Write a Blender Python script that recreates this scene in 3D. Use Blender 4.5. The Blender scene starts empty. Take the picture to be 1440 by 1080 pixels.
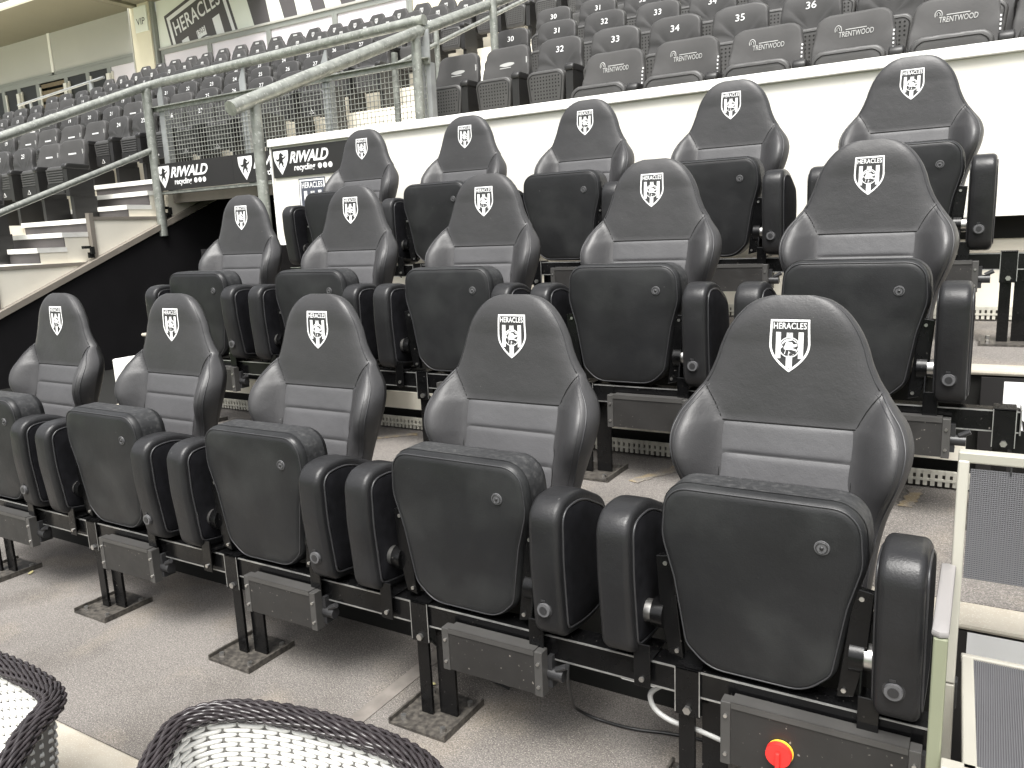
import bpy, bmesh, math, random
from mathutils import Matrix, Vector
random.seed(7)
R = math.radians
SC = bpy.context.scene
COL = SC.collection

# ------------------------------------------------------------------ camera
cam_d = bpy.data.cameras.new('camera'); cam = bpy.data.objects.new('camera', cam_d); COL.objects.link(cam)
cam_d.sensor_width = 36.0; cam_d.lens = 1119.13 / 1440 * 36.0
cam_d.clip_start = 0.05; cam_d.clip_end = 1500
CAM = Vector((0.3893, -1.9133, 1.3269))
CROT = Matrix.Rotation(0.5415, 3, 'Z') @ Matrix.Rotation(1.3815, 3, 'X') @ Matrix.Rotation(-0.0437, 3, 'Z')
cam.matrix_world = Matrix.Translation(CAM) @ CROT.to_4x4()
SC.camera = cam

# ------------------------------------------------------------------ light
SUN_EL, SUN_AZ = 62.0, 166.0        # azimuth the light comes from, clockwise from +Y
w = bpy.data.worlds.new('World'); SC.world = w; w.use_nodes = True
nt = w.node_tree; nt.nodes.clear()
wo = nt.nodes.new('ShaderNodeOutputWorld'); bg = nt.nodes.new('ShaderNodeBackground')
sky = nt.nodes.new('ShaderNodeTexSky'); sky.sky_type = 'NISHITA'; sky.sun_disc = False
sky.sun_elevation = R(SUN_EL); sky.sun_rotation = R(SUN_AZ)
sky.air_density = 1.0; sky.dust_density = 6.0; sky.ozone_density = 1.0
hs = nt.nodes.new('ShaderNodeHueSaturation'); hs.inputs['Saturation'].default_value = 0.12
nt.links.new(sky.outputs[0], hs.inputs['Color']); nt.links.new(hs.outputs[0], bg.inputs[0])
bg.inputs[1].default_value = 0.085
nt.links.new(bg.outputs[0], wo.inputs[0])
sd = bpy.data.lights.new('sun', 'SUN'); sd.energy = 1.5; sd.angle = R(32); sd.color = (1.0, 0.975, 0.93)
so = bpy.data.objects.new('sun', sd); COL.objects.link(so)
az = R(SUN_AZ); el = R(SUN_EL)
sdir = Vector((math.sin(az) * math.cos(el), math.cos(az) * math.cos(el), math.sin(el)))
so.rotation_euler = sdir.to_track_quat('Z', 'Y').to_euler(); so.location = (0, -5, 12)
vs = SC.view_settings
vs.view_transform = 'Standard'; vs.look = 'None'; vs.gamma = 1.0; vs.use_curve_mapping = False
vs.exposure = 1.78

# ------------------------------------------------------------------ materials
def mat(name, col, rough=0.5, metal=0.0, var=0.0, vscale=6.0, bump=0.0, bscale=80.0, spec=0.5,
        speck=None, speck_scale=120.0, speck_at=0.7, rvar=0.0, dirt=None, dscale=2.0, dlo=0.45, dhi=0.7, fine=0.0, crease=0.0, cscale=16.0, sand=None):
    m = bpy.data.materials.new(name); m.use_nodes = True
    n = m.node_tree; b = n.nodes['Principled BSDF']; L = n.links.new
    b.inputs['Roughness'].default_value = rough; b.inputs['Metallic'].default_value = metal
    b.inputs['Specular IOR Level'].default_value = spec
    tc = n.nodes.new('ShaderNodeTexCoord'); oi = n.nodes.new('ShaderNodeObjectInfo')
    mp = n.nodes.new('ShaderNodeVectorMath'); mp.operation = 'MULTIPLY_ADD'
    rv = n.nodes.new('ShaderNodeMath'); rv.operation = 'MULTIPLY'; rv.inputs[1].default_value = 13.0
    L(oi.outputs['Random'], rv.inputs[0])
    mp.inputs[1].default_value = (1, 1, 1)
    L(tc.outputs['Object'], mp.inputs[0]); L(rv.outputs[0], mp.inputs[2])
    V = mp.outputs[0]
    def noise(scale, detail=4.0):
        t = n.nodes.new('ShaderNodeTexNoise'); t.inputs['Scale'].default_value = scale
        t.inputs['Detail'].default_value = detail; L(V, t.inputs['Vector']); return t.outputs['Fac']
    def ramp(src, lo, hi, a, c):
        r = n.nodes.new('ShaderNodeMapRange'); r.inputs['From Min'].default_value = lo; r.inputs['From Max'].default_value = hi
        r.inputs['To Min'].default_value = a; r.inputs['To Max'].default_value = c; L(src, r.inputs['Value']); return r.outputs[0]
    def mix(fac, a, c):
        x = n.nodes.new('ShaderNodeMix'); x.data_type = 'RGBA'
        L(fac, x.inputs['Factor'])
        for inp, v in ((x.inputs['A'], a), (x.inputs['B'], c)):
            if isinstance(v, tuple): inp.default_value = (*v[:3], 1)
            else: L(v, inp)
        return x.outputs['Result']
    out = None
    c0 = tuple(col)
    if var > 0:
        lo = tuple(max(0, c * (1 - var)) for c in c0); hi = tuple(min(1, c * (1 + var)) for c in c0)
        out = mix(ramp(noise(vscale), 0.3, 0.7, 0, 1), lo, hi)
    if dirt:
        out = mix(ramp(noise(dscale, 8), dlo, dhi, 0, 1), out if out else c0, dirt)
    if sand:
        out = mix(ramp(noise(3.3, 7), 0.54, 0.74, 0, 0.8), out if out else c0, sand)
    if speck:
        out = mix(ramp(noise(speck_scale, 1.5), speck_at, speck_at + 0.06, 0, 1), out if out else c0, speck)
    if fine > 0:
        x = n.nodes.new('ShaderNodeMix'); x.data_type = 'RGBA'; x.blend_type = 'MULTIPLY'; x.inputs['Factor'].default_value = 1.0
        L(out, x.inputs['A']); cm = n.nodes.new('ShaderNodeCombineColor'); f_ = ramp(noise(240, 3), 0.32, 0.68, 1 - fine, 1 + fine)
        for k_ in range(3): L(f_, cm.inputs[k_])
        L(cm.outputs[0], x.inputs['B']); out = x.outputs['Result']
    if out: L(out, b.inputs['Base Color'])
    else: b.inputs['Base Color'].default_value = (*c0, 1)
    if rvar > 0: L(ramp(noise(vscale * 1.7, 6), 0.3, 0.7, rough - rvar, rough + rvar), b.inputs['Roughness'])
    if bump > 0:
        bp = n.nodes.new('ShaderNodeBump'); bp.inputs['Strength'].default_value = 0.6; bp.inputs['Distance'].default_value = bump
        L(noise(bscale, 3), bp.inputs['Height']); L(bp.outputs[0], b.inputs['Normal'])
        if crease > 0:
            b2 = n.nodes.new('ShaderNodeBump'); b2.inputs['Strength'].default_value = 0.7; b2.inputs['Distance'].default_value = crease
            L(noise(cscale, 5), b2.inputs['Height']); L(b2.outputs[0], bp.inputs['Normal'])
    return m

M = {}
M['leather'] = mat('black_leatherette', (0.0325, 0.032, 0.033), 0.46, spec=0.42, var=0.14, vscale=4, bump=0.0007, bscale=260, rvar=0.10, crease=0.004, cscale=13, speck=(0.11, 0.11, 0.105), speck_scale=110, speck_at=0.775)
M['back_shell'] = mat('black_back_shell_vinyl', (0.010, 0.0098, 0.0102), 0.5, var=0.15, vscale=6, bump=0.0005, bscale=250, spec=0.35)
M['leather_arm'] = mat('armrest_leatherette', (0.0135, 0.0135, 0.0143), 0.38, spec=0.32, var=0.2, vscale=6, bump=0.0007, bscale=260, rvar=0.10, crease=0.003, cscale=18, speck=(0.08, 0.08, 0.078), speck_scale=90, speck_at=0.77)
M['leather_insert'] = mat('skylit_grey_insert', (0.062, 0.0615, 0.064), 0.52, spec=0.4, var=0.1, vscale=4, bump=0.0006, bscale=300, rvar=0.07, crease=0.003, cscale=20)  # grey raised to carry the sky light on the up-tilted insert
M['leather_pan'] = mat('dark_seat_leatherette', (0.0135, 0.0138, 0.0145), 0.40, spec=0.26, var=0.2, vscale=4, bump=0.0006, bscale=260, rvar=0.12, crease=0.004, cscale=9, dirt=(0.026, 0.027, 0.027), dscale=6, dlo=0.48, dhi=0.75, speck=(0.12, 0.12, 0.115), speck_scale=90, speck_at=0.80)
M['leather_worn'] = mat('weathered_leatherette', (0.024, 0.0245, 0.0255), 0.5, var=0.2, vscale=40, bump=0.0012, bscale=120, rvar=0.1, dirt=(0.052, 0.052, 0.052), dscale=70, dlo=0.50, dhi=0.72, spec=0.35)
M['suede'] = mat('black_suede', (0.008, 0.008, 0.0095), 0.95, var=0.3, vscale=30, bump=0.0005, bscale=400, spec=0.1)
M['thread'] = mat('dark_seam_thread', (0.012, 0.012, 0.012), 0.8, spec=0.2)
M['piping'] = mat('seat_piping', (0.028, 0.028, 0.03), 0.38)
M['white_print'] = mat('white_print', (0.80, 0.80, 0.80), 0.45)
M['grey_print'] = mat('silver_print', (0.45, 0.45, 0.44), 0.5)
M['black_metal'] = mat('black_painted_steel', (0.0035, 0.0035, 0.0037), 0.24, spec=0.3, var=0.3, vscale=8, bump=0.0003, bscale=120, speck=(0.14, 0.13, 0.12), speck_scale=130, speck_at=0.74, rvar=0.1)
M['black_plate'] = mat('black_steel_plate', (0.03, 0.027, 0.024), 0.5, var=0.3, dirt=(0.085, 0.077, 0.066), dscale=70, dlo=0.38, dhi=0.65, bump=0.0006, bscale=90)
M['edge_metal'] = mat('pale_steel_edge', (0.42, 0.42, 0.41), 0.35, 0.8, var=0.3, vscale=20)
M['box_metal'] = mat('grey_box_metal', (0.022, 0.021, 0.020), 0.5, 0.15, var=0.15, vscale=9, bump=0.0003, bscale=140, speck=(0.22, 0.2, 0.18), speck_scale=110, speck_at=0.71, rvar=0.1)
M['box_trim'] = mat('grey_box_trim', (0.075, 0.073, 0.07), 0.42, 0.4, var=0.12, vscale=10)
M['steel'] = mat('zinc_steel', (0.55, 0.54, 0.52), 0.28, 0.95, var=0.15, vscale=20)
M['plastic'] = mat('dark_plastic', (0.022, 0.022, 0.023), 0.4)
M['knob'] = mat('grey_button_plastic', (0.085, 0.085, 0.088), 0.35)
M['galv'] = mat('galvanised_steel', (0.27, 0.28, 0.255), 0.42, 0.45, var=0.25, vscale=14, bump=0.0004, bscale=50, rvar=0.1, speck=(0.40, 0.41, 0.38), speck_scale=45, speck_at=0.62)
M['galv_flat'] = mat('galvanised_profile', (0.30, 0.31, 0.31), 0.45, 0.4, var=0.15, vscale=8, rvar=0.1)
M['concrete'] = mat('gritty_deck_concrete', (0.132, 0.121, 0.111), 0.88, var=0.16, vscale=1.6, bump=0.0020, bscale=300, speck=(0.26, 0.24, 0.215), speck_scale=330, speck_at=0.60, dirt=(0.078, 0.069, 0.060), dscale=2.2, dlo=0.49, dhi=0.70, fine=0.42, sand=(0.200, 0.172, 0.138))
M['joint'] = mat('joint_filler', (0.15, 0.135, 0.12), 0.85, var=0.2, vscale=20, bump=0.001, bscale=300)
M['nosing'] = mat('pale_concrete_edge', (0.36, 0.33, 0.275), 0.85, var=0.14, vscale=7, bump=0.0010, bscale=120, dirt=(0.32, 0.28, 0.22), dscale=9, dlo=0.5, dhi=0.8, speck=(0.44, 0.41, 0.345), speck_scale=260, speck_at=0.60)
M['white_wall'] = mat('cream_painted_wall', (0.76, 0.74, 0.675), 0.6, var=0.04, vscale=1.5, dirt=(0.60, 0.555, 0.47), dscale=2.2, dlo=0.50, dhi=0.80, bump=0.0005, bscale=60, speck=(0.55, 0.53, 0.48), speck_scale=9, speck_at=0.74)
M['white_paint'] = mat('white_paint', (0.80, 0.79, 0.75), 0.5, var=0.04, vscale=4, dirt=(0.62, 0.6, 0.54), dscale=5, dlo=0.55, dhi=0.85)
M['beige_panel'] = mat('beige_concrete_panel', (0.76, 0.72, 0.62), 0.8, var=0.06, vscale=1.5, dirt=(0.66, 0.61, 0.51), dscale=2, dlo=0.5, dhi=0.9, bump=0.0005, bscale=80)
M['grey_riser'] = mat('grey_riser_paint', (0.060, 0.054, 0.053), 0.75, var=0.12, vscale=6)
M['frame_taupe'] = mat('taupe_edge_strip', (0.20, 0.178, 0.15), 0.7, var=0.1, vscale=5)
M['black_wall'] = mat('black_painted_wall', (0.0075, 0.007, 0.0078), 0.75, var=0.2, vscale=3, spec=0.2)
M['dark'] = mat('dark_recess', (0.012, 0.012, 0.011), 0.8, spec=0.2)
M['cover_grey'] = mat('stadium_seat_plastic', (0.036, 0.035, 0.0345), 0.5, spec=0.4, var=0.09, vscale=6, rvar=0.08)
M['cover_cloth'] = mat('padded_seat_cover', (0.046, 0.0448, 0.044), 0.62, spec=0.35, var=0.10, vscale=7, bump=0.0006, bscale=200)
M['pan_grey'] = mat('stadium_pan_plastic', (0.050, 0.049, 0.0475), 0.45, var=0.08, vscale=6)
M['dark_plastic2'] = mat('stanchion_plastic', (0.009, 0.0085, 0.008), 0.45)
M['wall_grey'] = mat('grey_cladding', (0.42, 0.415, 0.385), 0.5, var=0.03, vscale=0.8)
M['soffit'] = mat('roof_soffit_sheet', (0.15, 0.14, 0.095), 0.6, var=0.08, vscale=0.6)
M['sign_white'] = mat('sign_white', (0.78, 0.80, 0.72), 0.5, var=0.03, vscale=1)
M['sign_grey'] = mat('sign_dark_grey', (0.085, 0.078, 0.08), 0.5)
M['sign_black'] = mat('sign_black', (0.012, 0.011, 0.011), 0.45)
M['sign_navy'] = mat('sign_blue_black', (0.06, 0.065, 0.085), 0.5)
M['blind_sky'] = mat('blind_with_sky_reflection', (0.66, 0.62, 0.66), 0.35, var=0.06, vscale=0.7)  # blinds, with the sky reflected in the panes put into the pale colour
M['win_frame'] = mat('grey_window_frame', (0.26, 0.27, 0.25), 0.4, 0.2)
M['win_bar'] = mat('bright_window_bar', (0.7, 0.68, 0.6), 0.3, 0.2)
M['glass_dark'] = mat('dark_glass', (0.012, 0.013, 0.012), 0.35, spec=0.35)
M['wood'] = mat('brown_louvre', (0.16, 0.12, 0.07), 0.6, var=0.15, vscale=8)
M['cream'] = mat('cream_cladding', (0.72, 0.67, 0.52), 0.6, var=0.04, vscale=2)
M['wicker_black'] = mat('black_polyrattan', (0.022, 0.018, 0.019), 0.26, var=0.3, vscale=30)
M['wicker_white'] = mat('white_polyrattan', (0.62, 0.615, 0.59), 0.42, var=0.05, vscale=30)
M['wicker_gap'] = mat('grey_rattan_stake', (0.15, 0.145, 0.135), 0.6)
M['alu'] = mat('champagne_aluminium', (0.40, 0.385, 0.335), 0.38, 0.35, var=0.05, vscale=4)
M['alu_green'] = mat('aluminium_leg', (0.25, 0.265, 0.185), 0.38, 0.35, var=0.05, vscale=4)
M['arm_grey'] = mat('grey_arm_plastic', (0.22, 0.21, 0.205), 0.5)
M['textile'] = mat('grey_sling_fabric', (0.055, 0.054, 0.058), 0.75, var=0.1, vscale=14, bump=0.0005, bscale=500)
M['textile2'] = mat('sling_thread', (0.085, 0.085, 0.09), 0.7)
M['red'] = mat('red_switch', (0.78, 0.03, 0.025), 0.32)
M['yellow'] = mat('yellow_plate', (0.75, 0.5, 0.05), 0.4)
M['cable_black'] = mat('black_cable', (0.015, 0.015, 0.015), 0.4)
M['cable_grey'] = mat('grey_cable', (0.30, 0.30, 0.29), 0.5)
M['floor_yellow'] = mat('worn_yellow_paint', (0.25, 0.195, 0.115), 0.85, var=0.2, vscale=18, bump=0.001, bscale=200, dirt=(0.14, 0.125, 0.11), dscale=18, dlo=0.38, dhi=0.55, speck=(0.30, 0.26, 0.2), speck_scale=200, speck_at=0.6)
M['grille'] = mat('pale_ribbed_strip', (0.50, 0.485, 0.42), 0.6, var=0.15, vscale=20)
M['leaf'] = mat('dry_leaf', (0.42, 0.38, 0.18), 0.7, var=0.2, vscale=60)
M['grass'] = mat('pitch_grass', (0.05, 0.09, 0.025), 0.9, var=0.2, vscale=0.5)

# ------------------------------------------------------------------ mesh helpers
class MB:
    def __init__(s): s.v = []; s.f = []; s.mi = []
    def add(s, vs, fs, mi=0, M4=None):
        o = len(s.v)
        s.v += [tuple(M4 @ Vector(p)) if M4 else tuple(p) for p in vs]
        s.f += [tuple(i + o for i in f) for f in fs]; s.mi += [mi] * len(fs)
        return s
    def box(s, x0, x1, y0, y1, z0, z1, mi=0, M4=None):
        vs = [(x, y, z) for z in (z0, z1) for y in (y0, y1) for x in (x0, x1)]
        return s.add(vs, [(0, 2, 3, 1), (4, 5, 7, 6), (0, 1, 5, 4), (2, 6, 7, 3), (0, 4, 6, 2), (1, 3, 7, 5)], mi, M4)
    def tube(s, path, r, n=10, closed=False, mi=0, caps=True, flat=1.0):
        P = [Vector(p) for p in path]; N = len(P); rings = []
        up = None; base = len(s.v); vs = []
        for i in range(N):
            a = P[(i - 1) % N] if (closed or i > 0) else P[i]; b = P[(i + 1) % N] if (closed or i < N - 1) else P[i]
            t = (b - a).normalized() if (b - a).length > 1e-9 else Vector((0, 0, 1))
            if up is None: up = Vector((0, 0, 1)) if abs(t.z) < 0.9 else Vector((0, 1, 0))
            sx = t.cross(up)
            if sx.length < 1e-6: sx = t.cross(Vector((1, 0, 0)))
            sx.normalize(); uy = sx.cross(t).normalized(); up = uy
            rr = r[i] if isinstance(r, (list, tuple)) else r
            for k in range(n):
                an = 2 * math.pi * k / n
                vs.append(tuple(P[i] + sx * (rr * math.cos(an)) * flat + uy * (rr * math.sin(an))))
        fs = []
        for i in range(N if closed else N - 1):
            j = (i + 1) % N
            for k in range(n):
                k2 = (k + 1) % n
                fs.append((i * n + k, i * n + k2, j * n + k2, j * n + k))
        if caps and not closed:
            fs.append(tuple(range(n - 1, -1, -1))); fs.append(tuple((N - 1) * n + k for k in range(n)))
        return s.add(vs, fs, mi)
    def cyl(s, a, b, r, n=16, mi=0, r2=None):
        return s.tube([a, b], [r, r2 if r2 is not None else r], n, mi=mi)
    def poly3(s, pts, mi=0):
        return s.add(pts, [tuple(range(len(pts)))], mi)
    def prism(s, pts2, lo, hi, axes='xz', mi=0):
        # pts2 polygon in two axes, extruded along the third
        third = ({'x', 'y', 'z'} - set(axes)).pop()
        def P(a, b, c):
            d = {axes[0]: a, axes[1]: b, third: c}; return (d['x'], d['y'], d['z'])
        n = len(pts2)
        vs = [P(a, b, lo) for a, b in pts2] + [P(a, b, hi) for a, b in pts2]
        fs = [tuple(range(n)), tuple(range(2 * n - 1, n - 1, -1))] + [(i, i + n, (i + 1) % n + n, (i + 1) % n) for i in range(n)]
        return s.add(vs, fs, mi)
    def mesh(s, name, mats, smooth=False, fix=True):
        me = bpy.data.meshes.new(name); me.from_pydata(s.v, [], s.f)
        for m in (mats if isinstance(mats, (list, tuple)) else [mats]): me.materials.append(m)
        if len(me.materials) > 1: me.polygons.foreach_set('material_index', s.mi)
        if fix:
            bm = bmesh.new(); bm.from_mesh(me); bmesh.ops.recalc_face_normals(bm, faces=bm.faces); bm.to_mesh(me); bm.free()
        if smooth is True: me.polygons.foreach_set('use_smooth', [True] * len(me.polygons))
        elif smooth:
            me.polygons.foreach_set('use_smooth', [True] * len(me.polygons))
            try: me.set_sharp_from_angle(angle=R(smooth))
            except Exception: pass
        me.update(); return me
    def obj(s, name, mats, parent=None, smooth=False, loc=None, fix=True, bevel=0):
        o = bpy.data.objects.new(name, s.mesh(name, mats, smooth, fix)); COL.objects.link(o)
        if parent: o.parent = parent
        if loc: o.location = loc
        if bevel:
            md = o.modifiers.new('bevel', 'BEVEL'); md.width = bevel; md.segments = 2; md.limit_method = 'ANGLE'; md.angle_limit = R(40)
        return o

def tag(o, label=None, cat=None, group=None, kind=None):
    if label: o['label'] = label
    if cat: o['category'] = cat
    if group: o['group'] = group
    if kind: o['kind'] = kind
    return o
def empty(name, loc=(0, 0, 0), rz=0.0):
    o = bpy.data.objects.new(name, None); COL.objects.link(o); o.location = loc; o.rotation_euler = (0, 0, rz)
    o.empty_display_size = 0.1; return o
def copy_tree(o, parent=None, kids=None):
    c = o.copy(); COL.objects.link(c)
    if parent is not None: c.parent = parent
    for ch in list(KIDS(o)):
        copy_tree(ch, c)
    return c
_kc = {}
def KIDS(o):
    if o.name not in _kc: _kc[o.name] = [c for c in SC.objects if c.parent == o]
    return _kc[o.name]
def structure(o): o['kind'] = 'structure'; return o

def rpoly(pts, n=5):
    out = []; N = len(pts)
    for i in range(N):
        p = Vector(pts[i][:2]); r = pts[i][2]; a = Vector(pts[i - 1][:2]); b = Vector(pts[(i + 1) % N][:2])
        u = (a - p).normalized(); v = (b - p).normalized(); ang = u.angle(v)
        if r <= 0 or ang > math.pi - 0.03: out.append(tuple(p)); continue
        d = min(r / math.tan(ang / 2), (a - p).length * .48, (b - p).length * .48); rr = d * math.tan(ang / 2)
        c = p + (u + v).normalized() * (rr / math.sin(ang / 2))
        s0 = (p + u * d) - c; s1 = (p + v * d) - c
        tot = s0.angle_signed(s1)
        for k in range(n + 1):
            an = -tot * k / n
            cs, sn = math.cos(an), math.sin(an)
            out.append((c.x + s0.x * cs - s0.y * sn, c.y + s0.x * sn + s0.y * cs))
    return out
def area(p): return sum(p[i - 1][0] * p[i][1] - p[i][0] * p[i - 1][1] for i in range(len(p))) / 2
def resample(p, N):
    L = [0]
    for i in range(len(p)): L.append(L[-1] + math.dist(p[i], p[(i + 1) % len(p)]))
    out = []; j = 0
    for k in range(N):
        t = L[-1] * k / N
        while L[j + 1] < t: j += 1
        f = (t - L[j]) / max(1e-9, L[j + 1] - L[j]); a = p[j]; b = p[(j + 1) % len(p)]
        out.append((a[0] + (b[0] - a[0]) * f, a[1] + (b[1] - a[1]) * f))
    return out
def inset(p, d):
    s = 1 if area(p) > 0 else -1; out = []; N = len(p)
    for i in range(N):
        a = p[i - 1]; b = p[(i + 1) % N]; tx, ty = b[0] - a[0], b[1] - a[1]; l = math.hypot(tx, ty) or 1
        out.append((p[i][0] - s * ty / l * d, p[i][1] + s * tx / l * d))
    return out
def pillow(mb, outline, lo, hi, r, mp, crown_lo=0.0, crown_hi=0.0, N=64, mi=0, rs=4):
    """rounded cushion: 2-D outline swept from lo to hi, edges rounded by r, faces crowned"""
    base = resample(outline, N)
    cx = sum(q[0] for q in base) / N; cy = sum(q[1] for q in base) / N
    layers = []
    def face(sign, c, crown):
        o = []
        inn = inset(base, r)
        for k in (0.0, 0.35, 0.7):
            layer = [(cx + (q[0] - cx) * k, cy + (q[1] - cy) * k) for q in inn]
            o.append((layer, c + sign * crown * (1 - k * k)))
        for i in range(rs + 1):
            a = math.pi / 2 * i / rs
            o.append((inset(base, r * (1 - math.sin(a))), c - sign * r * (1 - math.cos(a))))
        return o
    A = face(-1, lo, crown_lo); B = face(1, hi, crown_hi)
    layers = A[1:] + B[1:][::-1]
    vs = []; 
    for lay, d in layers: vs += [mp(q[0], q[1], d) for q in lay]
    fs = []
    for i in range(len(layers) - 1):
        for k in range(N):
            k2 = (k + 1) % N; fs.append((i * N + k, i * N + k2, (i + 1) * N + k2, (i + 1) * N + k))
    o = len(vs); vs.append(mp(cx, cy, A[0][1])); vs.append(mp(cx, cy, B[0][1])); L = len(layers) - 1
    for k in range(N):
        k2 = (k + 1) % N; fs.append((o, k2, k)); fs.append((o + 1, L * N + k, L * N + k2))
    mb.add(vs, fs, mi); return mb

_tc = {}
def text2d(s, h=1.0, shear=0.0, bold=0.0, space=1.0, align='CENTER'):
    """flat lettering: (verts2, faces, width); h is the capital height"""
    key = (s, shear, bold, space)
    if key not in _tc:
        cu = bpy.data.curves.new('t', 'FONT'); cu.body = s; cu.size = 1.0; cu.shear = shear; cu.offset = bold
        cu.space_character = space; cu.resolution_u = 3; cu.align_x = 'LEFT'
        o = bpy.data.objects.new('t', cu); COL.objects.link(o)
        dg = bpy.context.evaluated_depsgraph_get(); me = bpy.data.meshes.new_from_object(o.evaluated_get(dg))
        vs = [(v.co.x, v.co.y) for v in me.vertices]; fs = [tuple(p.vertices) for p in me.polygons]
        bpy.data.objects.remove(o); bpy.data.curves.remove(cu); bpy.data.meshes.remove(me)
        _tc[key] = (vs, fs)
    vs, fs = _tc[key]
    x0 = min(v[0] for v in vs); x1 = max(v[0] for v in vs)
    k = h / 0.69
    off = {'CENTER': -(x0 + x1) / 2, 'LEFT': -x0, 'RIGHT': -x1}[align]
    return [((v[0] + off) * k, v[1] * k) for v in vs], fs, (x1 - x0) * k

def put(mb, vs2, fs, mp, mi=0, sx=1.0, dx=0.0, dy=0.0):
    mb.add([mp(x * sx + dx, y + dy) for x, y in vs2], fs, mi)

# ---- club crest in unit coordinates: width 1, top at y=0, tip at y=-1.33
def crest_outline(k=0.0, n=10):
    # k: inward offset
    pts = [(-0.475 , 0.0), (0.475, 0.0)]
    right = []
    for i in range(1, 5): 
        t = i / 4; right.append((0.475 + 0.025 * t, -0.62 * t))
    for i in range(1, n + 1):
        t = i / n; a = t * 1.0
        x = 0.5 * (1 - t ** 1.75); y = -0.62 - 0.71 * (t ** 0.86)
        right.append((x, y))
    left = [(-x, y) for x, y in right[:-1]][::-1]
    full = pts[:1] + pts[1:] + right + left
    full = full[::-1]                  # make it CCW
    if area(full) < 0: full = full[::-1]
    if k:
        # mitred inset
        out = []; N = len(full)
        for i in range(N):
            p = Vector(full[i]); a = (p - Vector(full[i - 1])).normalized(); b = (Vector(full[(i + 1) % N]) - p).normalized()
            na = Vector((-a.y, a.x)); nb = Vector((-b.y, b.x)); m = (na + nb)
            if m.length < 1e-6: m = na
            m.normalize(); out.append(tuple(p + m * (k / max(0.35, m.dot(na)))))
        full = out
    return full
def crest(mb, mp, white=0, dark=1, fill=False, lift=0.0006, detail=True):
    """mp(x, y, layer) -> 3-D point"""
    def P(layer): return lambda x, y: mp(x, y, layer)
    if fill:
        o = crest_outline(-0.035); mb.add([mp(x, y, 0) for x, y in o], [tuple(range(len(o)))], dark)
        o = crest_outline(); mb.add([mp(x, y, .4) for x, y in o], [tuple(range(len(o)))], white)
        o = crest_outline(0.045); mb.add([mp(x, y, .8) for x, y in o], [tuple(range(len(o)))], dark)
    else:
        a = crest_outline(); b = crest_outline(0.052); n = len(a)
        mb.add([mp(x, y, 1) for x, y in a + b], [(i, (i + 1) % n, (i + 1) % n + n, i + n) for i in range(n)], white)
    def quad(x0, x1, y0, y1, m=white, L=1): mb.add([mp(x0, y0, L), mp(x1, y0, L), mp(x1, y1, L), mp(x0, y1, L)], [(0, 1, 2, 3)], m)
    quad(-0.335, -0.215, -0.32, -0.985); quad(0.215, 0.335, -0.32, -0.985)
    quad(-0.075, 0.075, -0.33, -1.235)
    vs, fs, wd = text2d('HERACLES', 0.15, bold=0.012, space=1.05)
    put(mb, vs, fs, P(1), white, sx=0.80 / wd, dy=-0.235)
    if detail:
        vs, fs, wd = text2d('1903', 0.055); put(mb, vs, fs, P(1.6), dark, sx=0.13 / wd, dy=-0.335 - .05)
        N = 24
        c = (0.0, -0.70)
        def disc(r, L, m): mb.add([mp(c[0] + r * math.cos(2 * math.pi * i / N), c[1] + r * math.sin(2 * math.pi * i / N), L) for i in range(N)], [tuple(range(N))], m)
        disc(0.280, 1.3, dark); disc(0.262, 1.6, white); disc(0.236, 1.9, dark); disc(0.214, 2.2, white)
        for pts in ([(-.17, -.64), (-.09, -.575), (-.02, -.60), (-.05, -.645), (-.12, -.69)], [(-.02, -.555), (.08, -.54), (.16, -.60), (.10, -.64), (.04, -.60)],
                    [(-.20, -.75), (-.14, -.70), (-.09, -.71), (-.13, -.84), (-.17, -.82)], [(-.10, -.87), (-.06, -.72), (-.01, -.73), (-.04, -.89)],
                    [(.0, -.76), (.15, -.80), (.13, -.86), (.02, -.82)], [(-.01, -.90), (.02, -.85), (.09, -.87), (.05, -.905)],
                    [(.02, -.68), (.10, -.66), (.19, -.68), (.17, -.74), (.08, -.71)]):
            mx = sum(p[0] for p in pts) / len(pts); my = sum(p[1] for p in pts) / len(pts)
            mb.add([mp(mx + (x - mx) * 1.3, my + (y - my) * 1.45, 2.6) for x, y in pts], [tuple(range(len(pts)))], dark)
    return mb

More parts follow.
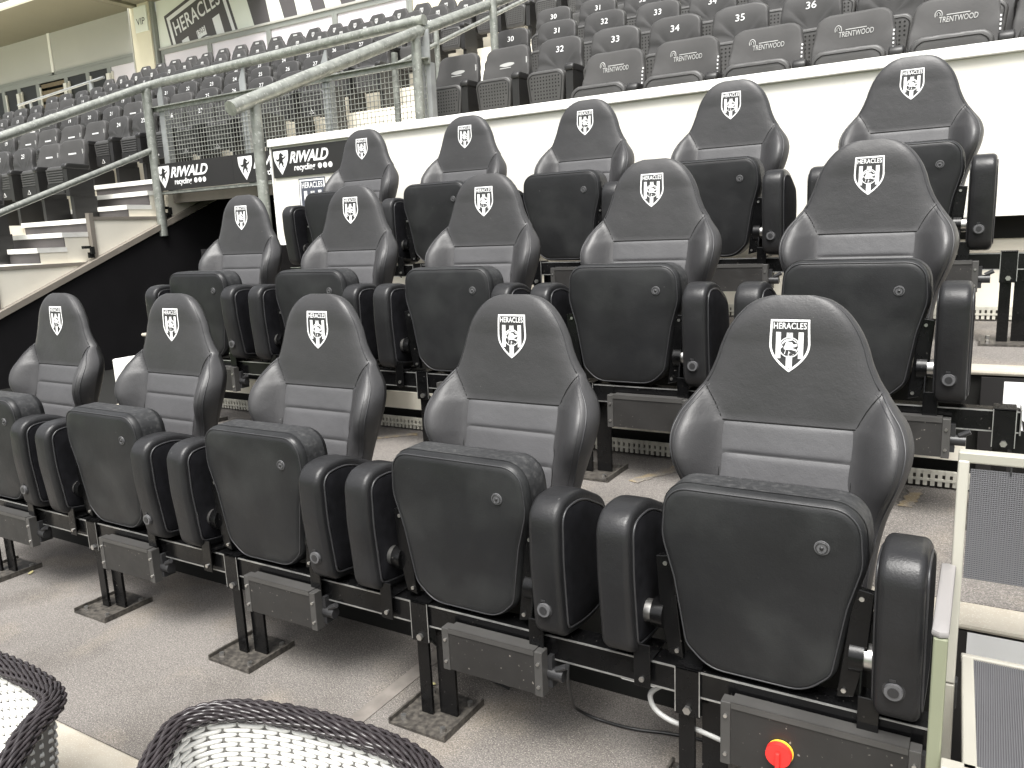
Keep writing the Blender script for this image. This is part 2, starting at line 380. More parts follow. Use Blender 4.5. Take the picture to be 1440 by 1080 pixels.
HORSE = [(-.10, .33), (-.02, .42), (.06, .40), (.10, .34), (.20, .28), (.18, .23), (.08, .24), (.10, .14), (.20, .16), (.30, .24), (.33, .20),
         (.24, .10), (.12, .04), (.10, -.06), (.16, -.14), (.12, -.26), (.17, -.38), (.10, -.38), (.04, -.24), (.02, -.14), (-.06, -.16), (-.14, -.26), (-.12, -.38),
         (-.19, -.37), (-.20, -.22), (-.14, -.10), (-.12, .0), (-.22, -.06), (-.32, .02), (-.34, .14), (-.28, .08), (-.20, .06), (-.13, .12), (-.12, .22)]
def ad_board(mb, mp, x0, top, h, L=1, white=1, black=0, tw=1.85):
    """shield with a rearing horse, company name, second line with three dots; h = board height"""
    s = h * 0.78; cx = x0 + s * 0.46; ty = top - h * 0.09
    sh = [(-.36, 0), (.36, 0), (.36, -.2), (.33, -.42), (.22, -.68), (0, -1.05), (-.22, -.68), (-.33, -.42), (-.36, -.2)]
    mb.add([mp(cx + x * s * 1.28, ty + y * s, L) for x, y in sh], [tuple(range(len(sh)))], white)
    me = HORSE
    bm = bmesh.new(); vv = [bm.verts.new((x, y, 0)) for x, y in me]; f = bm.faces.new(vv); r = bmesh.ops.triangulate(bm, faces=[f])
    bm.verts.index_update(); fs = [tuple(v.index for v in f.verts) for f in bm.faces]; bm.free()
    mb.add([mp(cx + x * s * .95, ty + (-.42 + y * .8) * s, L * 2) for x, y in me], fs, black)
    tx = x0 + h * 0.76
    vs, fs, wd = text2d('RIWALD', h * 0.36, shear=0.35, bold=0.028, space=0.95, align='LEFT'); k = h * tw / wd
    mb.add([mp(tx + x * k, top - h * 0.53 + y, L) for x, y in vs], fs, white)
    vs, fs, wd = text2d('recycling', h * 0.20, shear=0.1, bold=0.02, align='LEFT'); k = h * 1.0 / wd
    mb.add([mp(tx + h * .2 + x * k, top - h * 0.80 + y, L) for x, y in vs], fs, white)
    for i in range(3):
        c = (tx + h * (1.42 + .24 * i), top - h * .72); r = h * .095
        mb.add([mp(c[0] + r * math.cos(a * math.pi / 6), c[1] + r * math.sin(a * math.pi / 6), L) for a in range(12)], [tuple(range(12))], white)

def lerp_tab(tab, z):
    if z <= tab[0][0]: return tab[0][1]
    for (a, va), (b, vb) in zip(tab, tab[1:]):
        if z <= b:
            t = (z - a) / (b - a); return va + (vb - va) * t
    return tab[-1][1]
def smooth_tab(tab, z):
    # Catmull-Rom through a table
    n = len(tab)
    if z <= tab[0][0]: return tab[0][1]
    if z >= tab[-1][0]: return tab[-1][1]
    for i in range(n - 1):
        if z <= tab[i + 1][0]:
            x0, y0 = tab[max(0, i - 1)]; x1, y1 = tab[i]; x2, y2 = tab[i + 1]; x3, y3 = tab[min(n - 1, i + 2)]
            t = (z - x1) / (x2 - x1); h = x2 - x1
            m1 = (y2 - y0) / (x2 - x0) if x2 != x0 else 0; m2 = (y3 - y1) / (x3 - x1) if x3 != x1 else 0
            return (2 * t ** 3 - 3 * t ** 2 + 1) * y1 + (t ** 3 - 2 * t ** 2 + t) * h * m1 + (-2 * t ** 3 + 3 * t ** 2) * y2 + (t ** 3 - t ** 2) * h * m2
def sstep(a, b, x):
    t = min(1, max(0, (x - a) / (b - a))); return t * t * (3 - 2 * t)

# ================================================================== STRUCTURE
ROWD = {1: (0.0, 0.0, 0.0), 2: (0.03, 1.017, 0.42), 3: (0.065, 1.967, 0.822)}   # x shift, y, floor
def sbox(name, m, *b, label=None):
    o = MB().box(*b).obj(name, m); structure(o); return o

# premium terraces: treads with a pale nosing, black risers
XL, XR = -3.95, 3.2
def tread(y0, y1, z, xl, xr, zb, nh=0.03):
    sbox('terrace_tread', M['concrete'], xl, xr, y0 + 0.125, y1, z - 0.25, z)
    nb = MB().box(xl, xr, y0, y0 + 0.1245, z - nh, z + 0.002).obj('terrace_nosing', M['nosing'], bevel=0.008); structure(nb)
    sbox('terrace_riser', M['dark'], xl, xr, y0 + 0.02, y0 + 0.12, zb, z - nh - 0.001)
sbox('lower_deck', M['concrete'], -9.0, 4.0, -4.5, -0.84, -0.67, -0.42)
tread(-0.95, 0.03, 0.0, -7.9, XR, -0.42, 0.08)
tread(0.0, 1.04, 0.42, XL, XR, 0.0, 0.014)
tread(1.02, 2.6, 0.822, XL, XR, 0.42, 0.016)
sbox('tunnel_floor', M['dark'], -8.0, XL, 0.03, 9.0, -0.10, 0.0)
# riser between row two and three: pale strip
sbox('riser_pale_strip', M['beige_panel'], XL, 0.36, 1.000, 1.019, 0.52, 0.60)
# ribbed strips at the foot of the risers
def ribbed(y, z, x0, x1, h=0.05):
    root = MB().box(x0, x1, y - 0.012, y - 0.004, z + 0.003, z + h * 0.9).obj('ribbed_drain_strip', M['black_plate'])
    tag(root, 'pale ribbed drain strip along the foot of the riser behind the ' + ('middle' if z < .6 else 'back') + ' seat row', 'drain strip')
    rb = MB(); n = int((x1 - x0) / 0.022)
    for i in range(n):
        x = x0 + i * 0.022; rb.box(x, x + 0.013, y - 0.022, y - 0.0125, z + 0.004, z + h)
    rb.box(x0, x1, y - 0.020, y - 0.0135, z + h * .78, z + h * 1.05); rb.box(x0, x1, y - 0.024, y - 0.0135, z + h * .38, z + h * .52)
    o = rb.obj('rib', M['grille'], root); o['kind'] = 'stuff'
ribbed(1.012, 0.424, XL + 0.1, 2.4, 0.055)
ribbed(2.405, 0.826, XL + 0.1, 2.4, 0.06)

# cream parapet wall behind the third row
pw = empty('parapet_wall', (0, 2.3, 0)); tag(pw, 'long cream parapet wall behind the back row of racing style seats', 'wall')
W0 = -4.055
xs = [W0, 0.62, 3.3]
for a, b in zip(xs, xs[1:]):
    MB().box(a + (0.0015 if a != W0 else 0), b - 0.0015, 0.0, 0.14, 1.30, 1.985).obj('wall_panel', M['white_wall'], pw)
MB().box(W0 - 0.015, 3.3, -0.028, 0.17, 1.986, 2.038).obj('coping', M['white_paint'], pw, bevel=0.004)
MB().box(W0, 3.3, -0.012, -0.001, 1.302, 1.325).obj('bottom_lip', M['white_paint'], pw)
MB().box(W0 - 0.012, W0 - 0.001, -0.014, 0.14, 1.30, 1.985).obj('end_trim', M['white_paint'], pw)
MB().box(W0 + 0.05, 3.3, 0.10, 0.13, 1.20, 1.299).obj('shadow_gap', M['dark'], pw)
sbox('podium_wall', M['beige_panel'], XL, 3.3, 2.41, 2.60, 0.60, 1.255)
sbox('podium_ledge', M['nosing'], XL, 3.3, 2.37, 2.409, 1.12, 1.145)
sbox('back_fill', M['dark'], -3.9, 3.3, 2.45, 3.0, 1.26, 1.60)

# sign panel on the left end of the parapet
sg = MB(); sg.box(-0.355, 0.355, 0, 0.012, -0.10, 0.10)
ad_board(sg, lambda x, z, L: (x, -0.0015 * L, z), -0.34, 0.10, 0.20)
o = sg.obj('sponsor_board', [M['sign_black'], M['white_print']], fix=False, loc=(-3.69, 2.286, 1.872)); tag(o, 'small black RIWALD recycling board at the left end of the cream parapet', 'sign', 'recycling sponsor boards')
cg = MB(); crest(cg, lambda x, y, L: (x * 0.245, -0.001 - 0.0010 * L, y * 0.245), 1, 0, fill=True)
o = cg.obj('club_crest_sign', [M['sign_navy'], M['white_print']], fix=False, loc=(-3.695, 2.298, 1.745)); tag(o, 'dark HERACLES shield sign on the cream wall under the small RIWALD board', 'sign')

# ---------------------------------------------------------------- upper terraces
FZ = lambda r: 1.64 + 0.4105 * (r - 1)
YB = lambda r: 3.86 + 0.99 * (r - 1)
SPN = 0.54
def seatx(r, n, side):   # side 'L' or 'R'
    if r == 1 and side == 'R':
        return -2.09 + (n - 34) * 0.552 + 0.01
    return -3.035 + (n - 32) * SPN + (r - 2) * 0.018 - (2.12 if side == 'L' else 0)
ut = MB()
for r in range(1, 10):
    y0 = YB(r) - 0.74; z = FZ(r)
    xl = -8.75 if r == 1 else -30
    if r == 1:
        ut.box(-3.9, 6, y0, y0 + 1.0, z - 0.45, z)
        ut.box(-30, -9.42, y0, y0 + 1.0, z - 0.45, z)
    elif r == 9:
        ut.box(-30, 6, y0, 12.0, z - 0.45, z)
    elif r == 2:
        ut.box(-30, -9.42, y0, y0 + 1.0, z - 0.45, z); ut.box(-9.42, -8.16, 4.93, y0 + 1.0, z - 0.45, z); ut.box(-4.09, 6, y0, y0 + 1.0, z - 0.45, z); ut.box(-8.16, -4.09, 4.42, y0 + 1.0, 1.96, z)
    else:
        ut.box(-30, 6, y0, y0 + 1.0, z - 0.45, z)
o = ut.obj('upper_terrace', M['beige_panel']); structure(o)
lt = MB()
for r in range(-4, 1):
    lt.box(-30, -9.42, YB(r) - 0.74, YB(r) + 0.26, FZ(r) - 0.5, FZ(r))
structure(lt.obj('lower_left_terrace', M['beige_panel']))
# deck edge over the tunnel mouth
sbox('tunnel_lintel', M['frame_taupe'], -8.0, -4.2, 4.42, 4.5, 1.83, 1.955)
sbox('tunnel_upper_wall', M['beige_panel'], -8.12, -8.03, 4.365, 8.0, 1.3, 1.955)
sbox('tunnel_ceiling', M['dark'], -8.02, -4.06, 4.505, 8.0, 1.90, 1.955)
# aisle steps between the upper blocks (white nosing, grey riser)
def stair(name_label, x0, x1, steps, zlow, lip=0.055):
    st = empty('aisle_stair', (0, 0, 0)); tag(st, name_label, 'stairs')
    for k, (y, z) in enumerate(steps):
        yn = steps[k + 1][0] if k + 1 < len(steps) else y + 0.6
        zp = steps[k - 1][1] if k else z - 0.15
        xl = x0[k] if isinstance(x0, (list, tuple)) else x0
        MB().box(xl, x1 + .006, y - 0.004, yn + 0.03, z - lip, z).obj('tread', M['white_paint'], st)
        MB().box(xl, x1, y + 0.022, yn + 0.0215, zlow, z - lip - .001).obj('step_block', M['beige_panel'], st)
        MB().box(xl + 0.03, x1 - 0.004, y + 0.014, y + 0.0215, zp + 0.002, z - lip - 0.001).obj('riser', M['grey_riser'], st)
    return st
stair('white edged aisle steps rising behind the wire mesh barrier beside the seat numbered 30', -6.02, -4.28, [(4.55 + .33 * k, 2.10 + .137 * k) for k in range(17)], 1.97)
# left aisle stairs down beside the tunnel
stair('white edged stairs with grey risers descending left of the black tunnel wall', -9.41,
      -8.105, [(1.93, .925), (2.22, 1.07), (2.50, 1.21), (2.785, 1.367), (3.07, 1.52), (3.371, 1.665), (3.862, 1.812), (4.15, 1.975), (4.325, 2.12)], 0.55, 0.05)
# stair flank: beige panels with taupe strips above the tunnel coping
fl = empty('stair_flank_wall', (-8.1, 2.0, 0)); tag(fl, 'beige sloping flank wall with taupe edge strips above the black tunnel wall', 'wall')
sl = (1.61 - 0.72) / (4.34 - 2.27)
cz = lambda y: 0.72 + (y - 2.27) * sl
def flank(y0, y1, top):
    pts = [(y0 - 2, cz(y0)), (y1 - 2, cz(y1)), (y1 - 2, top), (y0 - 2, top)]
    MB().prism(pts, -0.004, 0.045, 'yz').obj('flank_panel', M['beige_panel'], fl)
    MB().box(0.046, 0.056, y0 - 2, y1 - 2, top - 0.035, top).obj('edge_strip', M['frame_taupe'], fl)
flank(3.40, 4.34, 1.68); flank(2.30, 3.37, 1.20); flank(1.2, 2.28, 0.80)
for yy, t in ((3.385, 1.70), (2.29, 1.22)):
    MB().box(-0.004, 0.062, yy - 2 - 0.03, yy - 2 + 0.02, cz(yy), t + .02).obj('upright_strip', M['frame_taupe'], fl)
for yy, t in ((3.33, 1.36), (4.36, 1.78)):
    b = MB(); b.box(0.05, 0.08, yy - 2.04, yy - 1.98, t - .12, t - 0.06); b.box(0.08, 0.11, yy - 2.03, yy - 1.99, t - .08, t - 0.0); b.box(0.05, 0.10, yy - 2.10, yy - 2.02, t - .02, t + 0.01)
    b.obj('latch_bracket', M['dark'], fl)
# black tunnel wall with its sloping coping
tw = empty('tunnel_wall', (-8.0, 2, 0)); tag(tw, 'black side wall of the tunnel with a grey sloping coping', 'wall')
pts = [(-3.2, -1.2), (6.1, -1.2), (6.1, 1.93), (3.2, 1.93), (-3.2, cz(-1.2) - 0.02)]
MB().prism(pts, -0.12, 0.0, 'yz').obj('wall_face', M['black_wall'], tw)
pts = [(-3.2, cz(-1.2) - 0.02), (3.15, cz(5.15) - 0.02), (3.0, cz(5.0) + 0.045), (-3.2, cz(-1.2) + 0.045)]
MB().prism(pts, -0.10, 0.03, 'yz').obj('coping', M['frame_taupe'], tw)
# tunnel back and right side
sbox('tunnel_back', M['black_wall'], -8.0, -3.9, 8.0, 8.1, -0.1, 1.7)
# dark side wall below the parapet end (right side of tunnel)
MBw = MB(); MBw.box(-4.055, -3.96, 1.6, 2.6, 0.0, 1.299); MBw.box(-4.055, -3.91, 2.6, 8.0, 0.0, 1.95)
structure(MBw.obj('tunnel_right_side', M['black_wall']))
# white block at the left end of the third row platform
wb = MB().box(-4.02, -3.80, 0.86, 1.018, 0.425, 0.69).obj('white_end_block', M['white_paint'], bevel=0.01); tag(wb, 'small white painted block at the left end of the middle row platform', 'block')
sbox('lit_deck_patch', M['nosing'], -4.0, -3.30, 0.45, 0.859, 0.40, 0.4245)  # paler overlay puts the light on this end of the tread into colour


# ---------------------------------------------------------------- wire mesh barrier over the tunnel
YM = 4.3
mb_ = empty('wire_mesh_barrier', (0, YM, 0)); tag(mb_, 'galvanised barrier of square wire mesh above the tunnel mouth', 'barrier')
for x in (-7.86, -6.50, -5.33, -4.10):
    p = MB(); p.box(x - 0.045, x + 0.045, -0.012, 0.0, 1.96, 2.86); p.box(x + 0.035, x + 0.045, 0.0, 0.06, 1.96, 2.86)
    p.prism([(x - 0.045, 2.86), (x + 0.045, 2.86), (x + 0.045, 3.14), (x + 0.02, 3.14), (x - 0.045, 3.02)], -0.012, 0.0, 'xz')
    p.obj('post', M['galv_flat'], mb_)
MB().box(-7.98, -4.05, -0.035, -0.013, 2.845, 2.895).obj('top_rail', M['galv'], mb_)
MB().box(-7.98, -4.05, -0.075, -0.036, 2.885, 2.895).obj('rail_flange', M['galv'], mb_)
wm = MB(); P_ = 0.048
x = -7.80
while x < -4.10:
    wm.tube([(x, -0.018, 1.99), (x, -0.018, 2.845)], 0.0036, 5); x += P_
z = 2.02
while z < 2.83:
    wm.tube([(-7.82, -0.023, z), (-4.10, -0.023, z)], 0.0036, 5); z += P_
o = wm.obj('mesh_wire', M['galv'], mb_); o['kind'] = 'stuff'
MB().box(-8.08, -4.05, -0.06, 0.03, 1.925, 1.955).obj('bottom_angle', M['galv'], mb_)
MB().box(-4.20, -4.12, -0.04, 0.0, 2.0, 3.0).obj('end_plate', M['galv_flat'], mb_)
for i, x0 in enumerate((-8.065, -6.70)):
    sg = MB(); sg.box(0, 1.363 if i == 0 else 2.55, 0, 0.012, -0.30, 0.0)
    ad_board(sg, lambda x, z, L: (x, -0.003 * L, z), 0.09, 0.0, 0.30, tw=2.15)
    o = sg.obj('sponsor_board', [M['sign_black'], M['white_print']], fix=False, loc=(x0, YM - 0.075, 2.262))
    tag(o, ('wide black RIWALD recycling board under the wire mesh, left of the upright post', 'second black RIWALD board under the wire mesh, partly hidden behind an upright post')[i], 'sign', 'recycling sponsor boards')

# ---------------------------------------------------------------- handrails
def rail_thing(label, tubes, mat_=None, name='handrail'):
    t = empty(name); tag(t, label, 'handrail')
    for nm, path, r in tubes:
        MB().tube(path, r, 18).obj(nm, mat_ or M['galv'], t, smooth=40)
    return t
sr = (3.13 - 2.25) / (4.28 - 2.09)
rail_thing('thick galvanised handrail with capped lower end crossing in front of the wire mesh', [
    ('rail_tube', [(-4.15, 2.07, 2.245), (-4.15, 4.28, 2.245 + sr * 2.21), (-4.15, 6.4, 3.95)], 0.05),
    ('end_cap', [(-4.15, 2.050, 2.237), (-4.15, 2.072, 2.246)], 0.052),
    ('post', [(-4.15, 2.27, 0.6), (-4.15, 2.27, 2.29)], 0.040),
    ('post', [(-4.15, 4.22, 1.9), (-4.15, 4.22, 3.08)], 0.045)])
rail_thing('horizontal galvanised handrail over the wire mesh, bent down along the left stairs', [
    ('rail_tube', [(-8.0, 0.6, 1.66), (-8.0, 2.53, 2.44), (-8.0, 4.20, 3.115), (-7.98, 4.28, 3.145), (-7.90, 4.30, 3.155), (-4.10, 4.30, 3.225)], 0.047),
    ('lower_rail', [(-8.0, 0.6, 0.97), (-8.0, 2.42, 1.72), (-8.0, 4.19, 2.42)], 0.032),
    ('post', [(-8.0, 4.22, 1.45), (-8.0, 4.22, 3.10)], 0.052)])
rail_thing('slim upright pair of galvanised aisle posts beside the seat numbered 30', [
    ('post', [(-4.75, 5.4, 2.3), (-4.75, 5.4, 3.45)], 0.028), ('post', [(-4.1, 5.5, 2.5), (-4.1, 5.5, 3.75)], 0.04),
    ('rail_tube', [(-4.75, 4.6, 2.95), (-4.75, 5.4, 3.30), (-4.75, 9.0, 4.85)], 0.022)])
rail_thing('thin pale handrail with loop bracket in front of the dark lounge windows', [
    ('rail_tube', [(-20.1, 9.5, 4.84), (-17.12, 9.5, 5.01), (-16.6, 9.5, 5.04)], 0.028), ('post', [(-17.12, 9.52, 4.2), (-17.12, 9.52, 5.0)], 0.05), ('post', [(-19.6, 9.52, 4.2), (-19.6, 9.52, 4.86)], 0.03)], M['galv_flat'])
rail_thing('short bent galvanised rail low behind the mesh by the aisle steps', [
    ('rail_tube', [(-5.0, 4.42, 2.02), (-4.6, 4.42, 2.12), (-4.35, 4.42, 2.22)], 0.03)])
rail_thing('slim galvanised upright behind the right end of the mesh', [('post', [(-4.62, 4.5, 2.0), (-4.62, 4.5, 3.05)], 0.03)])

# ---------------------------------------------------------------- lounge building behind the stand
lb = empty('lounge_building', (0, 12.0, 0)); tag(lb, 'glazed lounge front with grey cladding behind the top seat row', 'building')
for a, b in ((-34, -26.6), (-26.597, -22.63), (-22.5, -18.73)):
    MB().box(a, b, 0, 0.15, 6.27, 7.6).obj('cladding_panel', M['wall_grey'], lb)
MB().box(-22.62, -22.51, -0.03, 0.1, 6.20, 7.35).obj('panel_joint', M['white_paint'], lb)
MB().box(-34, -18.76, -0.03, -0.001, 6.20, 6.268).obj('head_rail', M['win_frame'], lb)
MB().box(-34, 4, 0.5, 0.6, 3.6, 7.3).obj('rear_wall', M['dark'], lb)
MB().box(-34, -18.75, 0.02, 0.12, 4.0, 4.39).obj('sill', M['wall_grey'], lb)
fr = [-28.2, -26.8, -25.34, -24.49, -23.52, -22.10, -21.08, -20.12, -18.80]
for i, (a, b) in enumerate(zip(fr, fr[1:])):
    g = MB(); g.box(a, a + 0.17, -0.02, 0.02, 4.4, 6.198); g.box(a + .17, b, -0.02, 0.02, 6.06, 6.197); g.box(a + .17, b, -0.02, 0.02, 4.4, 4.5)
    f = g.obj('window', M['win_frame'], lb)
    if i == 4:
        MB().box(a + 0.17, b, 0.2, 0.24, 4.5, 6.06).obj('pane', M['glass_dark'], f)
        for k in range(6):
            MB().box(a + 0.24, b - 0.01, 0.0, 0.04, 5.02 + k * 0.18, 5.12 + k * 0.18).obj('slat', M['wood'], f)
    elif i == 7:
        MB().box(a + 0.17, b, 0.005, 0.015, 4.5, 6.06).obj('pane', M['blind_sky'], f)
    else:
        MB().box(a + 0.17, b, 0.005, 0.015, 4.5, 6.06).obj('pane', M['glass_dark'], f)
    MB().box(a + 0.18, a + 0.24, -0.03, 0.004, 4.5, 5.95).obj('jamb', M['win_bar'], f)
    if i in (3, 5, 7): 
        MB().box(a + 0.05, a + 0.2, -0.10, -0.021, 5.3, 5.9).obj('reflector', M['win_bar'], f)
# pillar with the VIP plate
MB().box(-18.72, -17.98, -0.14, 0.06, 4.4, 7.5).obj('pillar', M['cream'], lb)
MB().box(-18.76, -18.722, -0.16, 0.0, 4.4, 7.5).obj('pillar_trim', M['wall_grey'], lb)
MB().box(-17.979, -17.88, -0.10, 0.0, 4.4, 7.5).obj('pillar_trim', M['win_frame'], lb)
vp = MB(); vp.box(-0.24, 0.26, 0, 0.02, -0.30, 0.30)
vs_, fs_, wd_ = text2d('VIP', 0.16); vp.add([(x * 1.05, -0.002, z - 0.13) for x, z in vs_], fs_, 1)
o = vp.obj('vip_sign', [M['sign_white'], M['sign_black']], fix=False, loc=(-18.28, 11.83, 6.95)); tag(o, 'pale plate reading VIP at the top of the cream pillar', 'sign')
# white banner wall and windows to the right
MB().box(-17.87, 3.0, 0, 0.12, 6.22, 8.6).obj('banner_wall', M['sign_white'], lb)
MB().box(-17.87, 3.0, -0.05, -0.001, 6.17, 6.215).obj('head_rail', M['wall_grey'], lb)
fr = [-17.84, -16.05, -14.04, -12.03, -10.02, -8.0, -6.0, -4.0, -2.0]
for i, (a, b) in enumerate(zip(fr, fr[1:])):
    g = MB(); g.box(a, a + 0.09, -0.02, 0.06, 4.4, 6.168); g.box(b - 0.06, b - 0.005, -0.02, 0.06, 4.4, 6.168); g.box(a + 0.09, b - 0.06, -0.02, 0.05, 6.06, 6.168); g.box(a + 0.09, b - 0.06, -0.02, 0.05, 4.4, 4.5)
    f = g.obj('window', M['win_frame'], lb)
    MB().box(a + 0.09, b - 0.06, 0.01, 0.03, 4.5, 6.06).obj('pane', M['cream'] if i == 4 else M['blind_sky'], f)
# crest banner graphic (tilted, cut off by the banner edge)
def clipped(mb, mats, zlo, zhi, name):
    me = mb.mesh(name, mats, fix=False); bm = bmesh.new(); bm.from_mesh(me)
    for z_, s_ in ((zlo, -1), (zhi, 1)):
        bmesh.ops.bisect_plane(bm, geom=bm.verts[:] + bm.edges[:] + bm.faces[:], plane_co=(0, 0, z_), plane_no=(0, 0, s_), clear_outer=True)
    bm.to_mesh(me); bm.free(); o = bpy.data.objects.new(name, me); COL.objects.link(o); return o
ta = R(15.5); W_ = 2.2
def bmap(x, y, L):
    lx = (x + 0.5) * W_; ly = y * W_
    return (-17.55 + lx * math.cos(ta) - ly * math.sin(ta), 11.996 - 0.006 * L, 6.86 + lx * math.sin(ta) + ly * math.cos(ta))
cb = MB(); crest(cb, bmap, 1, 0, fill=True, detail=True)
o = clipped(cb, [M['sign_grey'], M['white_print']], 6.222, 8.5, 'crest_banner'); tag(o, 'large tilted HERACLES 1903 shield graphic on the white wall above the windows', 'sign')
for i, (b0, b1, t0, t1) in enumerate(((-14.46, -13.95, -14.62, -14.05), (-13.50, -13.09, -13.66, -13.20), (-12.62, -12.25, -12.78, -12.40), (-11.8, -11.4, -11.95, -11.55))):
    k = (1.8) / 0.55
    s = MB(); s.add([(b0, 11.992, 6.222), (b1, 11.992, 6.222), (b1 + (t1 - b1) * k, 11.992, 8.02), (b0 + (t0 - b0) * k, 11.992, 8.02)], [(0, 1, 2, 3)])
    s.add([(b0, 11.999, 6.222), (b1, 11.999, 6.222), (b1 + (t1 - b1) * k, 11.999, 8.02), (b0 + (t0 - b0) * k, 11.999, 8.02)], [(0, 3, 2, 1)])
    o = s.obj('stripe_graphic', M['sign_grey'], fix=False)
    tag(o, ('leftmost', 'second', 'third', 'rightmost')[i] + ' slanting dark grey stripe on the white banner wall above the windows', 'graphic', 'slanting banner stripes')
# roof over the top rows (left part)
rf = empty('stand_roof', (-20, 11, 7.3)); tag(rf, 'low olive roof soffit over the left end of the lounge', 'roof')
MB().box(-16, 1.2, -0.95, 1.0, 0, 0.12).obj('soffit', M['soffit'], rf)
MB().box(-16, 1.2, -1.05, -0.951, -0.02, 0.2).obj('gutter', M['sign_white'], rf)
MB().box(-16, 1.2, -1.35, -1.20, 0.02, 0.13).obj('edge_tube', M['galv'], rf)
MB().box(1.35, 1.60, -1.0, 1.0, -0.04, 0.16).obj('cross_beam', M['soffit'], rf)
MB().box(1.602, 6.0, -0.55, 1.0, 0.02, 0.2).obj('soffit', M['soffit'], rf)

# pitch far below and behind the viewer, out to the horizon
structure(MB().box(-600, 600, -600, 600, -3.2, -3.0).obj('ground', M['grass']))

ME = {}
def part(name, key, parent, loc=None):
    o = bpy.data.objects.new(name, ME[key]); COL.objects.link(o); o.parent = parent
    if loc: o.location = loc
    return o
# ================================================================== PREMIUM SEAT
W_T = [(0.42, .200), (.50, .207), (.56, .212), (.61, .218), (.66, .229), (.705, .245), (.75, .262), (.79, .272), (.83, .273), (.87, .259), (.905, .233), (.935, .211), (.96, .196), (1.00, .179), (1.03, .170), (1.06, .158), (1.08, .147), (1.10, .133), (1.118, .117), (1.132, .100), (1.144, .078), (1.152, .047)]
B_T = [(0.42, .028), (.52, .028), (.60, .020), (.645, .024), (.69, .046), (.735, .078), (.775, .095), (.82, .092), (.86, .072), (.90, .044), (.93, .018), (.955, .0), (1.152, 0)]
def sstep(a, b, x):
    t = min(1, max(0, (x - a) / (b - a))); return t * t * (3 - 2 * t)
def yc(z):
    if z <= 0.86: return -0.0162 + (z - 0.86) * 0.27
    if z <= 1.04: return (z - 1.04) * 0.09
    t = (z - 1.04) / 0.112; return 0.022 * t * t * t
def th(z):
    t = 0.085 - 0.025 * sstep(.88, 1.0, z)
    if z > 1.09: t *= math.sqrt(max(0.0, 1 - ((z - 1.085) / 0.068) ** 2))
    return max(0.004, t)
def bump(x, z, wv):
    xs = 0.1525 - (0.851 - z) * 0.02 if z < .851 else 0.1525 + (z - .851) / .084 * .054
    if wv - xs < 0.008: return 0.0
    t = (abs(x) - xs) / (wv - xs)
    if t <= 0: return 0.0
    return 0.45 * math.sin(min(1.0, t * 1.1) * math.pi / 2) + 0.55 * sstep(0, .85, t)
def yfront(x, z):
    wv = smooth_tab(W_T, z); s = min(1.0, abs(x) / wv); bol = smooth_tab(B_T, z)
    front = yc(z) - bol * bump(x, z, wv)
    # hollow between bolsters
    back = yc(z) + th(z)
    mid = (front + back) / 2 + 0.0
    e = (max(0.0, 1 - s ** 8)) ** 0.5
    return mid + (front - mid) * e
def yback(x, z):
    wv = smooth_tab(W_T, z); s = min(1.0, abs(x) / wv); bol = smooth_tab(B_T, z)
    front = yc(z) - bol * bump(x, z, wv); back = yc(z) + th(z); mid = (front + back) / 2
    e = (max(0.0, 1 - s ** 4)) ** 0.5
    return mid + (back - mid) * e

